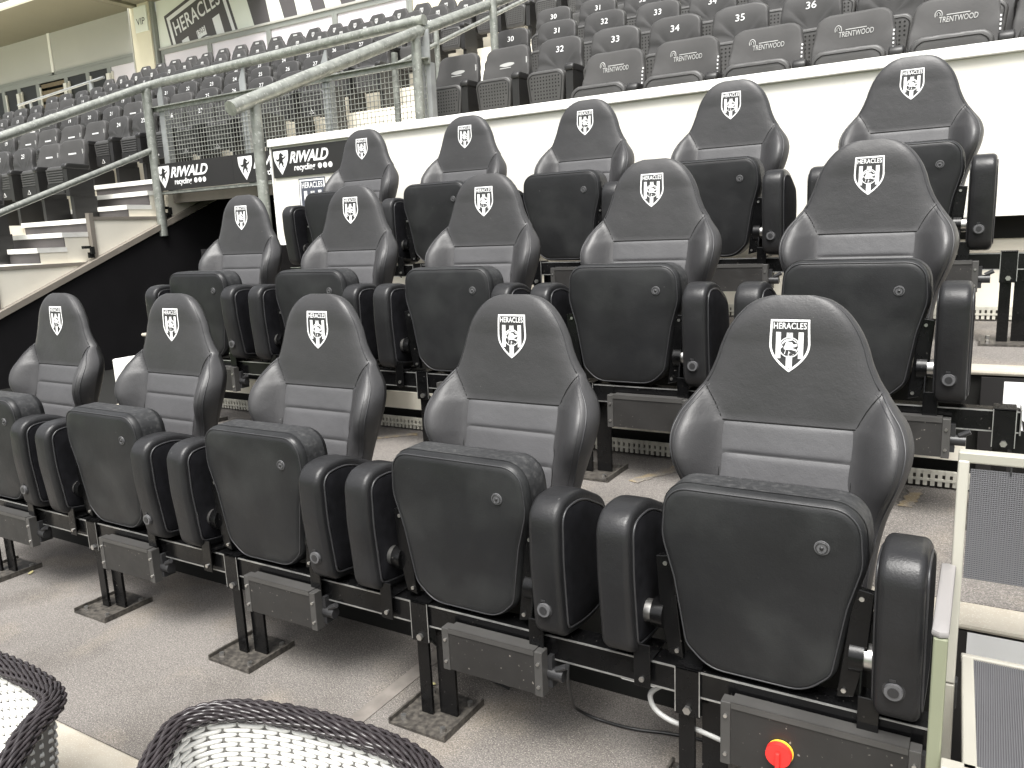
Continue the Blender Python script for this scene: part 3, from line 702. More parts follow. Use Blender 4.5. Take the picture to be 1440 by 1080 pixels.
def build_premium():
    root = empty('racing_seat')
    zs = [0.42 + 0.0]
    zz = 0.42
    while zz < 1.151: zs.append(zz); zz += 0.009 if zz < 1.08 else (0.005 if zz < 1.137 else .0025)
    zs.append(1.152); zs = sorted(set(zs))
    nx = 44; ss = [math.sin(math.pi / 2 * (-1 + 2 * i / nx)) for i in range(nx + 1)]
    vs = []; fs = []
    ring = 2 * nx
    for z in zs:
        wv = smooth_tab(W_T, z)
        for s in ss: vs.append((s * wv, yfront(s * wv, z), z))
        for s in ss[-2:0:-1]: vs.append((s * wv, yback(s * wv, z), z))
    for j in range(len(zs) - 1):
        for k in range(ring):
            k2 = (k + 1) % ring; fs.append((j * ring + k, j * ring + k2, (j + 1) * ring + k2, (j + 1) * ring + k))
    fs.append(tuple(range(ring))); fs.append(tuple((len(zs) - 1) * ring + k for k in range(ring)))
    b = MB().add(vs, fs)
    for q in range(len(zs) - 1):
        for k in range(ring):
            if k > nx: b.mi[q * ring + k] = 1
    bk = b.obj('backrest', [M['leather'], M['back_shell']], root, smooth=50)
    # insert panels
    for (z1, z0) in ((0.8505, 0.7762), (0.7748, 0.6882), (0.6868, 0.6022), (0.6008, 0.50)):
        g = MB(); NX, NZ = 24, 14; vs = []; fs = []
        for j in range(NZ + 1):
            for i in range(NX + 1):
                u = i / NX; v = j / NZ; hx = 0.152 - 0.006 * (0.85 - (z0 + (z1 - z0) * v)) / 0.3; x = -hx + 2 * hx * u; z = z0 + (z1 - z0) * v
                puff = (1 - (2 * u - 1) ** 16) * (1 - (2 * v - 1) ** 10)
                vs.append((x, yfront(x, z) + 0.0004 - 0.0042 * puff, z))
        for j in range(NZ):
            for i in range(NX):
                a = j * (NX + 1) + i; fs.append((a, a + 1, a + NX + 2, a + NX + 1))
        g.add(vs, fs).obj('insert_panel', M['leather_insert'], root, smooth=True, fix=False)
    # seams
    sm = MB()
    def on(x, z, off=0.0006): return (x, yfront(x, z) - off, z)
    def seam(pts, r=0.0013, n=14, off=0.0006):
        P = []
        for (a, b_) in zip(pts, pts[1:]):
            for k in range(n): t = k / n; P.append(on(a[0] + (b_[0] - a[0]) * t, a[1] + (b_[1] - a[1]) * t, off))
        P.append(on(*pts[-1], off)); sm.tube(P, r, 5)
    for s in (-1, 1):
        seam([(s * .1525, .851), (s * .160, .868), (s * .172, .893), (s * .184, .912), (s * .194, .925), (s * .201, .933)])
        seam([(s * .1525, .851), (s * .150, .70), (s * .146, .50)])
    seam([(-.1525, .8515), (.1525, .8515)], 0.0022)
    sm.obj('seam', M['thread'], bk, smooth=True)
    pm = MB()
    for s in (-1, 1):
        P = []
        for k in range(60):
            z = 0.46 + (0.935 - 0.46) * k / 59; x = s * smooth_tab(W_T, z) * 0.952; P.append((x, yfront(x, z) - 0.0005, z))
        pm.tube(P, 0.0022, 6)
        P = []
        for k in range(60):
            z = 0.46 + (0.935 - 0.46) * k / 59; x = s * (smooth_tab(W_T, z) * 0.952 - 0.012); P.append((x, yfront(x, z) - 0.0001, z))
        pm.tube(P, 0.0010, 4)
    # crown seam round the headrest edge
    P = []
    zz = [0.94 + 0.012 * k for k in range(17)]
    left = [(-smooth_tab(W_T, z) * 0.945, z) for z in zz] ; right = [(-x, z) for x, z in left[::-1]]
    P = [(x, yfront(x, z) - 0.0004, z) for x, z in left + right]
    pm.tube(P, 0.0013, 5)
    pm.obj('piping', M['piping'], bk, smooth=True)
    # crest
    cw = 0.0925; cm = MB()
    def cmap(x, y, L):
        X = x * cw; Z = 1.098 + y * cw; return (X, yfront(X, Z) - 0.0006 - 0.0007 * L, Z)
    crest(cm, cmap, 0, 1, fill=False)
    cm.obj('club_crest', [M['white_print'], M['leather']], bk, fix=False)
    # seat pan, tipped up
    ol = rpoly([(-.203, .778, .06), (-.213, .655, .12), (-.186, .56, .12), (-.160, .405, .05), (-.105, .352, .10), (.105, .352, .10), (.160, .405, .05), (.186, .56, .12), (.213, .655, .12), (.203, .778, .075)], 7)
    ol = [(x + 0.012, z) for x, z in ol]
    g = MB(); pillow(g, ol, -0.336, -0.212, 0.024, lambda a, b_, d: (a, d + (b_ - .56) * -0.03, b_), 0.004, 0.010, N=120)
    pan = g.obj('seat_pan', M['leather_pan'], root, smooth=60)
    # worn upper edge strip of the pan
    e = inset(resample(ol, 160), -0.0012); top = [p for p in e if p[1] > 0.66]
    # order along the arc
    i0 = next(i for i in range(len(e)) if e[i - 1][1] <= 0.66 < e[i][1]); arc = []
    i = i0
    while e[i % len(e)][1] > 0.66: arc.append(e[i % len(e)]); i += 1
    g = MB(); vs = []; fs = []; yy = (-0.310, -0.285, -0.260, -0.238)
    for (x, z) in arc:
        for y in yy: vs.append((x, y + (z - .56) * -0.03, z))
    for k in range(len(arc) - 1):
        for j in range(3): fs.append((k * 4 + j, k * 4 + j + 1, k * 4 + j + 5, k * 4 + j + 4))
    g.add(vs, fs); g.obj('edge_band', M['leather_worn'], pan, smooth=True, fix=False)
    g = MB(); ip = inset(resample(ol, 120), 0.0085); g.tube([(x, -0.3315 + (z - .56) * -0.03, z) for x, z in ip], 0.0020, 6, closed=True)
    g.obj('piping', M['piping'], pan, smooth=True)
    # round button
    g = MB(); bx, bz, by = 0.141, 0.687, -0.341
    g.cyl((bx, by + .004, bz), (bx, by - 0.003, bz), 0.0165, 24, r2=0.0145); g.obj('button', M['knob'], pan, smooth=35)
    g = MB(); g.tube([(bx + .011 * math.cos(a * .3927), by - .0036, bz + .011 * math.sin(a * .3927)) for a in range(16)], 0.0013, 6, closed=True); g.cyl((bx, by - .003, bz), (bx, by - .0055, bz), .004, 10)
    g.obj('button_ring', M['plastic'], pan, smooth=True)
    # side brackets of the pan
    for s in (-1, 1):
        g = MB(); cx = 0.012
        g.prism([(cx + s * .162, .362), (cx + s * .196, .370), (cx + s * .216, .46), (cx + s * .226, .60), (cx + s * .190, .606), (cx + s * .182, .55)][::s], -0.318, -0.30, 'xz')
        g.obj('pan_bracket', M['black_metal'], root, bevel=0.002)
        for (a, z) in ((.203, .585), (.176, .380)): MB().cyl((cx + s * a, -0.318, z), (cx + s * a, -0.322, z), 0.005, 10).obj('bolt', M['steel'], pan, smooth=40)
    # armrests
    for s in (-1, 1):
        ao = rpoly([(-.372, .368, .045), (-.392, .56, .5), (-.392, .706, .060), (-.27, .720, .4), (-.120, .650, .075), (-.092, .55, .2), (-.135, .36, .06), (-.25, .350, .5)], 7)
        x0 = s * 0.288
        g = MB(); pillow(g, ao, x0 - 0.041, x0 + 0.041, 0.016, lambda a, b_, d: (d, a, b_), 0.001, 0.001, N=110)
        ar = g.obj('armrest', M['leather_arm'], root, smooth=60)
        ins = inset(resample(ao, 110), 0.028)
        for q in (-1, 1):
            g = MB(); xa = x0 + q * 0.0415; pillow(g, ins, min(xa, xa + q * .004) - (.002 if q > 0 else 0), max(xa, xa + q * .004) + (.002 if q < 0 else 0), 0.003, lambda a, b_, d: (d, a, b_), 0.002, 0.002, N=80, rs=2)
            g.obj('side_panel', M['suede'], ar, smooth=50)
            g = MB(); g.tube([(xa + q * .0015, a, b_) for a, b_ in inset(resample(ao, 90), 0.024)], 0.0028, 6, closed=True)
            g.obj('piping', M['piping'], ar, smooth=True)
        if s > 0:
            g = MB(); kz = 0.441; g.cyl((x0 - .004, -0.374, kz), (x0 - .004, -0.388, kz), .0175, 24, r2=.0165); g.obj('knob', M['knob'], ar, smooth=35)
            g = MB(); g.cyl((x0 - .004, -0.376, kz), (x0 - .004, -0.381, kz), .0205, 24); g.box(x0 - .012, x0 - .001, -.384, -.374, kz + .019, kz + .024); g.obj('knob_collar', M['plastic'], ar, smooth=35)
            g = MB(); g.cyl((x0 - .004, -0.387, kz), (x0 - .004, -0.3895, kz), .010, 20); g.obj('knob_cap', M['plastic'], ar, smooth=35)
        # hinge between pan and armrest
        g = MB(); g.cyl((s * .224, -.300, .455), (s * .250, -.300, .455), .027, 20); g.obj('hinge', M['steel'] , root, smooth=40)
        g = MB(); g.cyl((s * .196, -.300, .455), (s * .2235, -.300, .455), .034, 24); g.obj('hinge_cover', M['black_metal'], root, smooth=40)
        # mounting bracket down on to the rail
        g = MB(); xb = s * 0.238
        g.prism([(-.345, .30), (-.330, .275), (-.325, .275), (-.325, .345), (-.245, .352), (-.25, .47), (-.32, .47), (-.345, .36)], xb - 0.020, xb - 0.015, 'yz')
        g.box(xb - .020, xb + .020, -.348, -.343, .285, .392); g.box(xb - .020, xb + .020, -.343, -.24, .349, .353)
        g.obj('mounting_bracket', M['black_metal'], root, bevel=0.0015)
        g = MB(); g.cyl((xb, -.348, .305), (xb, -.353, .305), .0062, 10); g.obj('bolt', M['steel'], root, smooth=40)
    return root
premium = build_premium()
ORD = ['rightmost', 'second from the right', 'middle', 'second from the left', 'leftmost']
EXTRA = {(1, 0): 'black racing style seat, rightmost of the front row, above the red rotary switch',
         (1, 1): 'black racing style seat, second from the right in the front row, with dusty seat edge',
         (1, 2): 'black racing style seat in the middle of the front row, third from either end',
         (1, 3): 'black racing style seat, second from the left in the front row',
         (1, 4): 'black racing style seat at the left end of the front row, cut by the frame',
         (2, 0): 'black racing style seat, rightmost of the middle row',
         (2, 1): 'black racing style seat, second from the right in the middle row',
         (2, 2): 'black racing style seat in the centre of the middle row',
         (2, 3): 'black racing style seat, second from the left in the middle row',
         (2, 4): 'black racing style seat, leftmost of the middle row, against the black tunnel wall',
         (3, 0): 'black racing style seat, rightmost of the back row, before the cream parapet',
         (3, 1): 'black racing style seat, second from the right before the cream parapet',
         (3, 2): 'black racing style seat in the centre of the back row before the cream parapet',
         (3, 3): 'black racing style seat, second from the left before the cream parapet',
         (3, 4): 'black racing style seat, leftmost of the back row, beside the RIWALD sign'}
SX = {(1, 3): 0.002, (1, 2): 0.003, (2, 1): -0.004, (2, 2): -0.006, (3, 1): -0.006}
SRZ = {}
first = True
rnd = random.Random(3)
for r in (1, 2, 3):
    for k in range(5):
        o = premium if first else copy_tree(premium); first = False
        dx, dy, dz = ROWD[r]
        o.location = (-0.75 * k + dx + SX.get((r, k), 0), dy, dz)
        o.rotation_euler = (0, 0, R(rnd.uniform(-0.45, 0.45)))
        for ch in [c_ for c_ in SC.objects if c_.parent == o]:
            nm = ch.name.split('.')[0]
            if nm in ('seat_pan', 'armrest'):
                th_ = R(rnd.uniform(-1.6, 1.2) if nm == 'seat_pan' else rnd.uniform(-2.5, 2.5)); pv = Vector((0, -.29, .44)); Q = Matrix.Rotation(th_, 3, 'X')
                ch.rotation_euler = (th_, 0, 0); ch.location = pv - Q @ pv
            elif nm == 'backrest': ch.rotation_euler = (0, R(rnd.uniform(-.25, .25)), 0)
        tag(o, EXTRA[(r, k)], 'stadium seat', 'racing style seats in three rows')

# ---------------------------------------------------------------- steel support frames
def screw(mb, x, y, z, r=0.006): mb.cyl((x, y, z), (x, y - 0.004, z), r, 10)
def build_frame(r, xr):
    dx, dy, dz = ROWD[r]
    fr_ = empty('seat_support_frame', (0, dy, dz))
    tag(fr_, 'black steel rail and legs carrying the ' + {1: 'front', 2: 'middle', 3: 'back'}[r] + ' row of racing seats', 'seat frame', 'seat support frames')
    xl = -3.36 + dx
    MB().box(xl, xr, -.328, -.262, .284, .345).obj('beam', M['black_metal'], fr_, bevel=0.003)
    for z in (.2845, .3445):
        MB().box(xl, xr, -.3295, -.3262, z - .0018, z + .0018).obj('edge_highlight', M['edge_metal'], fr_)  # pale strip paints the highlight along the black beam's edge
    MB().box(xr + 0.0005, xr + .004, -.334, -.256, .278, .351).obj('end_cap', M['edge_metal'], fr_)
    ks = [k for k in range(0, 5)]
    xs = [-0.133 - 0.75 * k + dx for k in ks]
    if r > 1: xs = [0.458] + xs
    for i, x in enumerate(xs):
        # two flat bars, one edge on and one facing the viewer
        MB().box(x - .028, x + .010, -.322, -.312, .009, .2835).obj('leg', M['black_metal'], fr_, bevel=0.001)
        MB().box(x + .020, x + .078, -.300, -.290, .009, .2835).obj('leg', M['black_metal'], fr_, bevel=0.001)
        bp_ = MB(); bp_.box(x - .085, x + .105, -.400, -.205, 0.001, 0.0085); bp_.box(x - .085, x - .079, -.400, -.205, 0.0085, .020); bp_.box(x + .099, x + .105, -.400, -.205, 0.0085, .020)
        b_ = bp_.obj('base_plate', M['black_plate'], fr_)
        for a, c in ((-.055, -.37), (.078, -.37), (-.055, -.235), (.078, -.235)):
            if 'anchor' not in ME: ME['anchor'] = MB().cyl((0, 0, .008), (0, 0, .020), .0085, 6).mesh('anchor_bolt', M['steel'])
            part('anchor_bolt', 'anchor', b_, (x + a, c, 0))
        cl = MB(); cl.box(x - .032, x + .026, -.336, -.3296, .235, .352); cl.box(x - .032, x + .026, -.336, -.255, .346, .352)
        c_ = cl.obj('clamp', M['black_metal'], fr_, bevel=0.0015)
        bo = MB(); bo.cyl((x - .002, -.336, .252), (x - .002, -.345, .252), .0095, 6); bo.obj('clamp_bolt', M['steel'], c_)
        for q in (-.031, .025): MB().box(x + q - .0011, x + q + .0011, -.3372, -.3361, .24, .351).obj('clamp_edge', M['edge_metal'], c_)
    for k in range(5):
        x0 = -0.75 * k + dx - .035; x1 = x0 + .298
        zt, zb = .318, .205
        if r == 1 and k == 0: x0, x1, zb = -.050, .335, .175
        if r > 1 and k == 0: x1 += 0.03
        bx = MB(); bx.box(x0 + .022, x1 - .022, -.372, -.345, zb, zt - .001)
        bb = bx.obj('control_box', M['box_metal'], fr_)
        MB().box(x0, x0 + .0215, -.374, -.343, zb - .003, zt + .002).obj('box_end', M['box_trim'], bb, bevel=0.0015)
        MB().box(x1 - .0215, x1, -.374, -.343, zb - .003, zt + .002).obj('box_end', M['box_trim'], bb, bevel=0.0015)
        tr = MB(); tr.box(x0 + .022, x1 - .022, -.3735, -.335, zt, zt + .004); tr.box(x0 + .022, x1 - .022, -.3745, -.3725, zt - .010, zt + .004)
        tr.obj('box_lid', M['edge_metal'] if False else M['box_trim'], bb)
        for a in (x0 + .011, x1 - .011):
            for z in (zb + .022, zt - .030):
                if 'screw' not in ME: ME['screw'] = MB().cyl((0, -.374, 0), (0, -.378, 0), .0042, 10).mesh('screw', M['steel'])
                part('screw', 'screw', bb, (a, 0, z))
        pv = MB(); pv.cyl((x1, -.335, zb + .045), (x1 + .04, -.335, zb + .045), .016, 12); pv.box(x1 + .0, x1 + .012, -.345, -.300, zb + .01, zt - .02); pv.cyl((x1 + .022, -.34, zb + .06), (x1 + .05, -.34, zb + .075), .008, 8)
        pv.obj('box_connector', M['plastic'], bb, smooth=40)
    return fr_
F1 = build_frame(1, 0.345); F2 = build_frame(2, 0.492); F3 = build_frame(3, 0.56)
# red rotary switch on the right box
sw = empty('rotary_switch', (0.075, -.374, .238)); tag(sw, 'red rotary isolator switch on the grey box under the front right seat', 'switch')
MB().cyl((0.002, 0, .002), (.002, -.004, .002), .0265, 28).obj('back_plate', M['yellow'], sw, smooth=35)
MB().cyl((0, -.0045, 0), (0, -.016, 0), .0268, 32, r2=.0255).obj('dial', M['red'], sw, smooth=35)
g = MB(); g.box(-.0045, .0045, -.025, -.0165, -.030, .010); g.obj('grip', M['red'], sw, bevel=0.002)

# cables and small things on the floor
def cable(label, pts, r, m, name='cable'):
    # smooth path
    P = [Vector(p) for p in pts]; out = []
    for i in range(len(P) - 1):
        a = P[max(0, i - 1)]; b = P[i]; c = P[i + 1]; d = P[min(len(P) - 1, i + 2)]
        for k in range(8):
            t = k / 8; out.append(0.5 * ((2 * b) + (-a + c) * t + (2 * a - 5 * b + 4 * c - d) * t * t + (-a + 3 * b - 3 * c + d) * t ** 3))
    out.append(P[-1]); o = MB().tube(out, r, 8).obj(name, m, smooth=True); tag(o, label, 'cable'); return o
cable('thin black cable looping from the front rail down across the floor', [(-.445, -.31, .30), (-.44, -.33, .24), (-.46, -.27, .14), (-.50, -.17, .05), (-.46, -.13, .008), (-.36, -.125, .006), (-.26, -.10, .006), (-.15, -.09, .006), (0.0, -.14, .006), (.2, -.2, .006)], .0045, M['cable_black'])
cable('grey cable curling under the front rail beside the rightmost leg', [(-.17, -.30, .285), (-.205, -.305, .275), (-.235, -.305, .245), (-.225, -.305, .21), (-.185, -.305, .19), (-.12, -.30, .182), (-.05, -.30, .17)], .0065, M['cable_grey'])
cable('thin black cable dangling behind the second front leg from the right', [(-1.02, -.28, .31), (-.99, -.22, .2), (-.92, -.14, .07), (-.86, -.09, .012), (-.80, -.10, .008), (-.74, -.13, .02)], .004, M['cable_black'])
cable('pair of grey cables hanging under the middle row rail', [(-1.66, .73, .74), (-1.65, .76, .66), (-1.61, .82, .59), (-1.57, .90, .56)], .008, M['cable_grey'])
g = MB(); pillow(g, rpoly([(-.045, .0, .008), (-.045, -.012, .010), (.045, -.012, .010), (.045, .0, .008)][::-1]), -.318, -.285, .004, lambda a, b, d: (a, d, b), N=40)
o = g.obj('tube_light', M['white_print'], smooth=40, loc=(-.262, 0, .2825)); tag(o, 'small white plastic fitting under the front rail near the right seat', 'fitting')
for i, (x, y, lab) in enumerate(((-.98, -.19, 'small dry leaf beside the base plate of the second front leg'), (-1.62, .0, 'pale dry leaf beside the third front leg from the right'), (-3.0, -.27, 'dry leaf on the deck between the two leftmost front legs'))):
    g = MB(); pts = [(-.02, 0), (-.008, .007), (.012, .008), (.022, 0), (.01, -.007), (-.008, -.006)]
    g.add([(a, b, .003 + .004 * (abs(a) * 40)) for a, b in pts] + [(0, 0, .0035)], [(k, (k + 1) % 6, 6) for k in range(6)])
    o = g.obj('fallen_leaf', M['leaf'], fix=False, loc=(x, y, 0.001)); o.rotation_euler = (0, 0, i * 1.1); tag(o, lab, 'leaf')
# floor joint and worn yellow streaks
sbox('floor_joint', M['joint'], -1.085, -1.035, -.62, .015, 0.0005, 0.0025)
rnd0 = random.Random(11)
for (x, y, rz, wd, ln, z) in ((-.62, .78, -0.35, .06, .26, .4212), (-1.93, .86, -.9, .05, .22, .4212), (.22, .86, -.1, .05, .2, .4212)):
    pg = [(-wd / 2 * rnd0.uniform(.5, 1.1), -ln / 2 + ln * q / 12) for q in range(13)] + [(wd / 2 * rnd0.uniform(.5, 1.1), ln / 2 - ln * q / 12) for q in range(13)]
    o = MB().prism(pg, 0, .0018, 'xy').obj('floor_marking', M['floor_yellow'], loc=(x, y, z)); o.rotation_euler = (0, 0, rz); structure(o)

# riser advertising boards at the right
for i, (x, y, z0, z1, lab) in enumerate(((0.392, 1.005, .43, .803, 'black riser board with a large white horse shield right of the middle row'), (0.372, .004, .01, .404, 'black riser board with a white horse shield behind the aluminium chair'))):
    g = MB(); g.box(0, 2.2, 0, .012, z0, z1)
    def mp(a, b, L, z1=z1): return (a, -0.002 * L, b)
    ad_board(g, mp, .063 if i == 0 else .026, z1 + (.035 if i == 0 else .046), .50 if i == 0 else .52)
    me = None
    if True:
        o = clipped(g, [M['sign_black'], M['white_print']], z0 + .001, z1, 'riser_board'); o.location = (x, y, 0)
    else:
        o = g.obj('riser_board', [M['sign_black'], M['white_print']], fix=False, loc=(x, y, 0))
    tag(o, lab, 'sign', 'recycling sponsor boards')

# ================================================================== UPPER STADIUM SEATS
def proj_px(P):
    v = CROT.transposed() @ (Vector(P) - CAM)
    if v.z > -0.1: return None
    return (720 + 1119.13 * v.x / -v.z, 540 - 1119.13 * v.y / -v.z)
def back_mesh(kind):
    g = MB()
    if kind == 'hex':
        ol = rpoly([(-.20, .42, .02), (.20, .42, .02), (.225, .70, .05), (.20, .86, .05), (.12, .985, .03), (-.12, .985, .03), (-.20, .86, .05), (-.225, .70, .05)], 3)
    elif kind == 'cover':
        ol = rpoly([(-.215, .42, .02), (.215, .42, .02), (.235, .72, .08), (.205, .93, .05), (.15, .965, .05), (-.15, .965, .05), (-.205, .93, .05), (-.235, .72, .08)], 4)
    else:
        ol = rpoly([(-.20, .42, .02), (.20, .42, .02), (.212, .66, .06), (.195, .74, .03), (.185, .93, .06), (.10, .965, .05), (-.10, .965, .05), (-.185, .93, .06), (-.195, .74, .03), (-.212, .66, .06)], 4)
    def mp(a, b, d):
        lean = (b - .86) * .16; curve = -0.35 * a * a * (1.6 if b < .8 else .9)
        hr = -0.018 * sstep(.75, .79, b) if kind == 'plain' else 0
        return (a, d + lean + curve + hr + 0.02, b)
    pillow(g, ol, -.02, .05, .018, mp, 0.0, 0.0, N=56, rs=3)
    return g
def yplain(kind):
    def f(a, b):
        lean = (b - .86) * .16; curve = -0.35 * a * a * (1.6 if b < .8 else .9); hr = -0.018 * sstep(.75, .79, b) if kind == 'plain' else 0
        return -.02 + lean + curve + hr + .02
    return f
def pan_mesh(kind):
    ol = rpoly([(-.165, .335, .02), (.165, .335, .02), (.195, .60, .06), (.15, .645, .05), (-.15, .645, .05), (-.195, .60, .06)], 4)
    g = MB(); pillow(g, ol, -.27, -.20, .015, lambda a, b, d: (a, d, b), 0.0, .01, N=44, rs=2); return g
for k in ('plain', 'cover', 'hex'): ME['back_' + k] = back_mesh(k).mesh('backrest', M['cover_cloth' if k != 'plain' else 'cover_grey'], 45)
ME['pan'] = pan_mesh('p').mesh('seat_pan', M['pan_grey'], 45)
g = MB()   # perforations: recessed looking dark holes
for j in range(7):
    for i in range(10):
        x = -.135 + i * .03 + (.0 if j % 2 else .0); z = .415 + j * .029
        if abs(x) > .125 + (z - .4) * .12: continue
        g.add([(x + .0075 * math.cos(a * math.pi / 3), -.2712, z + .0075 * math.sin(a * math.pi / 3)) for a in range(6)], [(0, 1, 2, 3, 4, 5)])
ME['perf'] = g.mesh('perforation', M['dark'], fix=False)
g = MB(); a = rpoly([(-.145, .385, .02), (.145, .385, .02), (.17, .59, .05), (.13, .62, .04), (-.13, .62, .04), (-.17, .59, .05)], 4)
g.tube([(x, -.271, z) for x, z in a], .004, 5, closed=True); ME['rim'] = g.mesh('pan_rim', M['dark_plastic2'], True)
g = MB()
for j in range(6): g.box(-.145 - j * .003, .145 + j * .003, -.286, -.270, .46 + j * .028, .474 + j * .028)
ME['slats'] = g.mesh('rib', M['pan_grey'])
g = MB(); g.box(-.155, .155, -.290, -.271, .335, .45); ME['lower'] = g.mesh('pan_base', M['dark_plastic2'])
g = MB(); T = [(-.03, .365), (.03, .365), (0, .41)]
for p, q in zip(T, T[1:] + T[:1]): g.tube([(p[0] * 1.1, -.2915, p[1]), (q[0] * 1.1, -.2915, q[1])], .0035, 4)
ME['tri'] = g.mesh('triangle_mark', M['grey_print'])
g = MB(); g.box(-.035, .035, -.33, -.02, .30, .60); g.box(-.03, .03, -.29, .0, .0, .30); ME['stanch'] = g.mesh('stanchion', M['dark_plastic2'])
g = MB(); pillow(g, rpoly([(-.36, .60, .02), (-.05, .60, .02), (-.03, .66, .03), (-.33, .665, .04)], 3), -.042, .042, .012, lambda a, b, d: (d, a, b), N=28, rs=2)
ME['cap'] = g.mesh('armrest', M['dark_plastic2'], 45)
# mesh for cover side seams
def cover_detail():
    g = MB(); f = yplain('cover')
    for s in (-1, 1):
        P = [(s * .21, .60), (s * .185, .598), (s * .15, .575), (s * .13, .53), (s * .125, .45)]
        g.tube([(x, f(x, z) - .002, z) for x, z in P], .003, 4)
    return g
ME['cseam'] = cover_detail().mesh('seam', M['thread'], True)
g = MB(); f = yplain('cover')
for k in range(5): x = .218; z = .70 + k * .026; g.box(x - .004, x + .004, f(x, z) - .006, f(x, z) + .002, z - .005, z + .007)
ME['cstitch'] = g.mesh('stitch_mark', M['white_print'])
g = MB(); x = .205; g.box(x - .005, x + .004, f(x, .8) - .010, f(x, .8) - .0, .72, .84); ME['tagstrip'] = g.mesh('edge_tag', M['grey_print'])
def numtext(n):
    key = 'num%s' % n
    if key not in ME:
        f = yplain('plain'); g = MB(); vs, fs, wd = text2d(str(n), .052, bold=.0)
        g.add([(x * .95, f(x, z + .845) - .003, z + .835) for x, z in vs], fs); ME[key] = g.mesh('seat_number', M['white_print'], fix=False)
    return ME[key]
g = MB(); f = yplain('cover')
vs, fs, wd = text2d('TRENTWOOD', .032, shear=.1); k = .19 / wd
g.add([(x * k + .015, f(x, .82) - .003, z + .815) for x, z in vs], fs)
g.tube([(-.085 + .018 * math.cos(a) , f(-.08, .86) - .003, .862 + .026 * math.sin(a)) for a in [math.pi * q / 8 for q in range(-1, 10)]], .0028, 4)
g.tube([(-.085 + .008 * math.cos(a) , f(-.08, .86) - .003, .862 + .014 * math.sin(a)) for a in [math.pi * q / 8 for q in range(-1, 10)]], .0022, 4)
g.box(-.045, .07, f(0, .855) - .003, f(0, .855) - .001, .856, .861)
ME['trent'] = g.mesh('cover_logo', M['grey_print'], fix=False)
g = MB(); N = 20; f = yplain('cover')
g.add([(.075 * math.cos(2 * math.pi * i / N), f(0, .80) - .003, .80 + .017 * math.sin(2 * math.pi * i / N) + .05 * .075 * math.cos(2 * math.pi * i / N)) for i in range(N)], [tuple(range(N))])
g.box(-.07, .04, f(0, .77) - .003, f(0, .77) - .001, .768, .775)
ME['oval'] = g.mesh('cover_logo', M['grey_print'], fix=False)
g = MB()
for i in range(7): g.box(-.07 + i * .02, -.056 + i * .02, f(0, .80) - .004, f(0, .8) - .001, .795, .813)
ME['strip'] = g.mesh('cover_logo', M['white_print'], fix=False)
g = MB(); f2 = yplain('hex'); cw2 = .075
o_ = crest_outline(0, 5); g.add([(x * cw2, f2(x * cw2, .86 + y * cw2) - .003, .90 + y * cw2) for x, y in o_], [tuple(range(len(o_)))], 0)
for a0, a1 in ((-.30, -.12), (.12, .30)): g.add([(a * cw2, f2(a * cw2, .86) - .012, .90 + b * cw2) for a, b in ((a0, -.3), (a1, -.3), (a1, -.9), (a0, -.9))], [(0, 1, 2, 3)], 1)
ME['badge'] = g.mesh('club_badge', [M['grey_print'], M['sign_grey']], fix=False)
g = MB(); g.box(-.05, .05, f2(0, .93) - .004, f2(0, .93), .915, .945); ME['plate'] = g.mesh('name_plate', M['grey_print'], fix=False)
g = MB(); g.add([(.03 * math.cos(a), -.2915 + .0, .52 + .045 * math.sin(a)) for a in [math.pi * q / 8 for q in range(16)]], [tuple(range(16))]); ME['ovalbadge'] = g.mesh('round_badge', M['white_print'], fix=False)

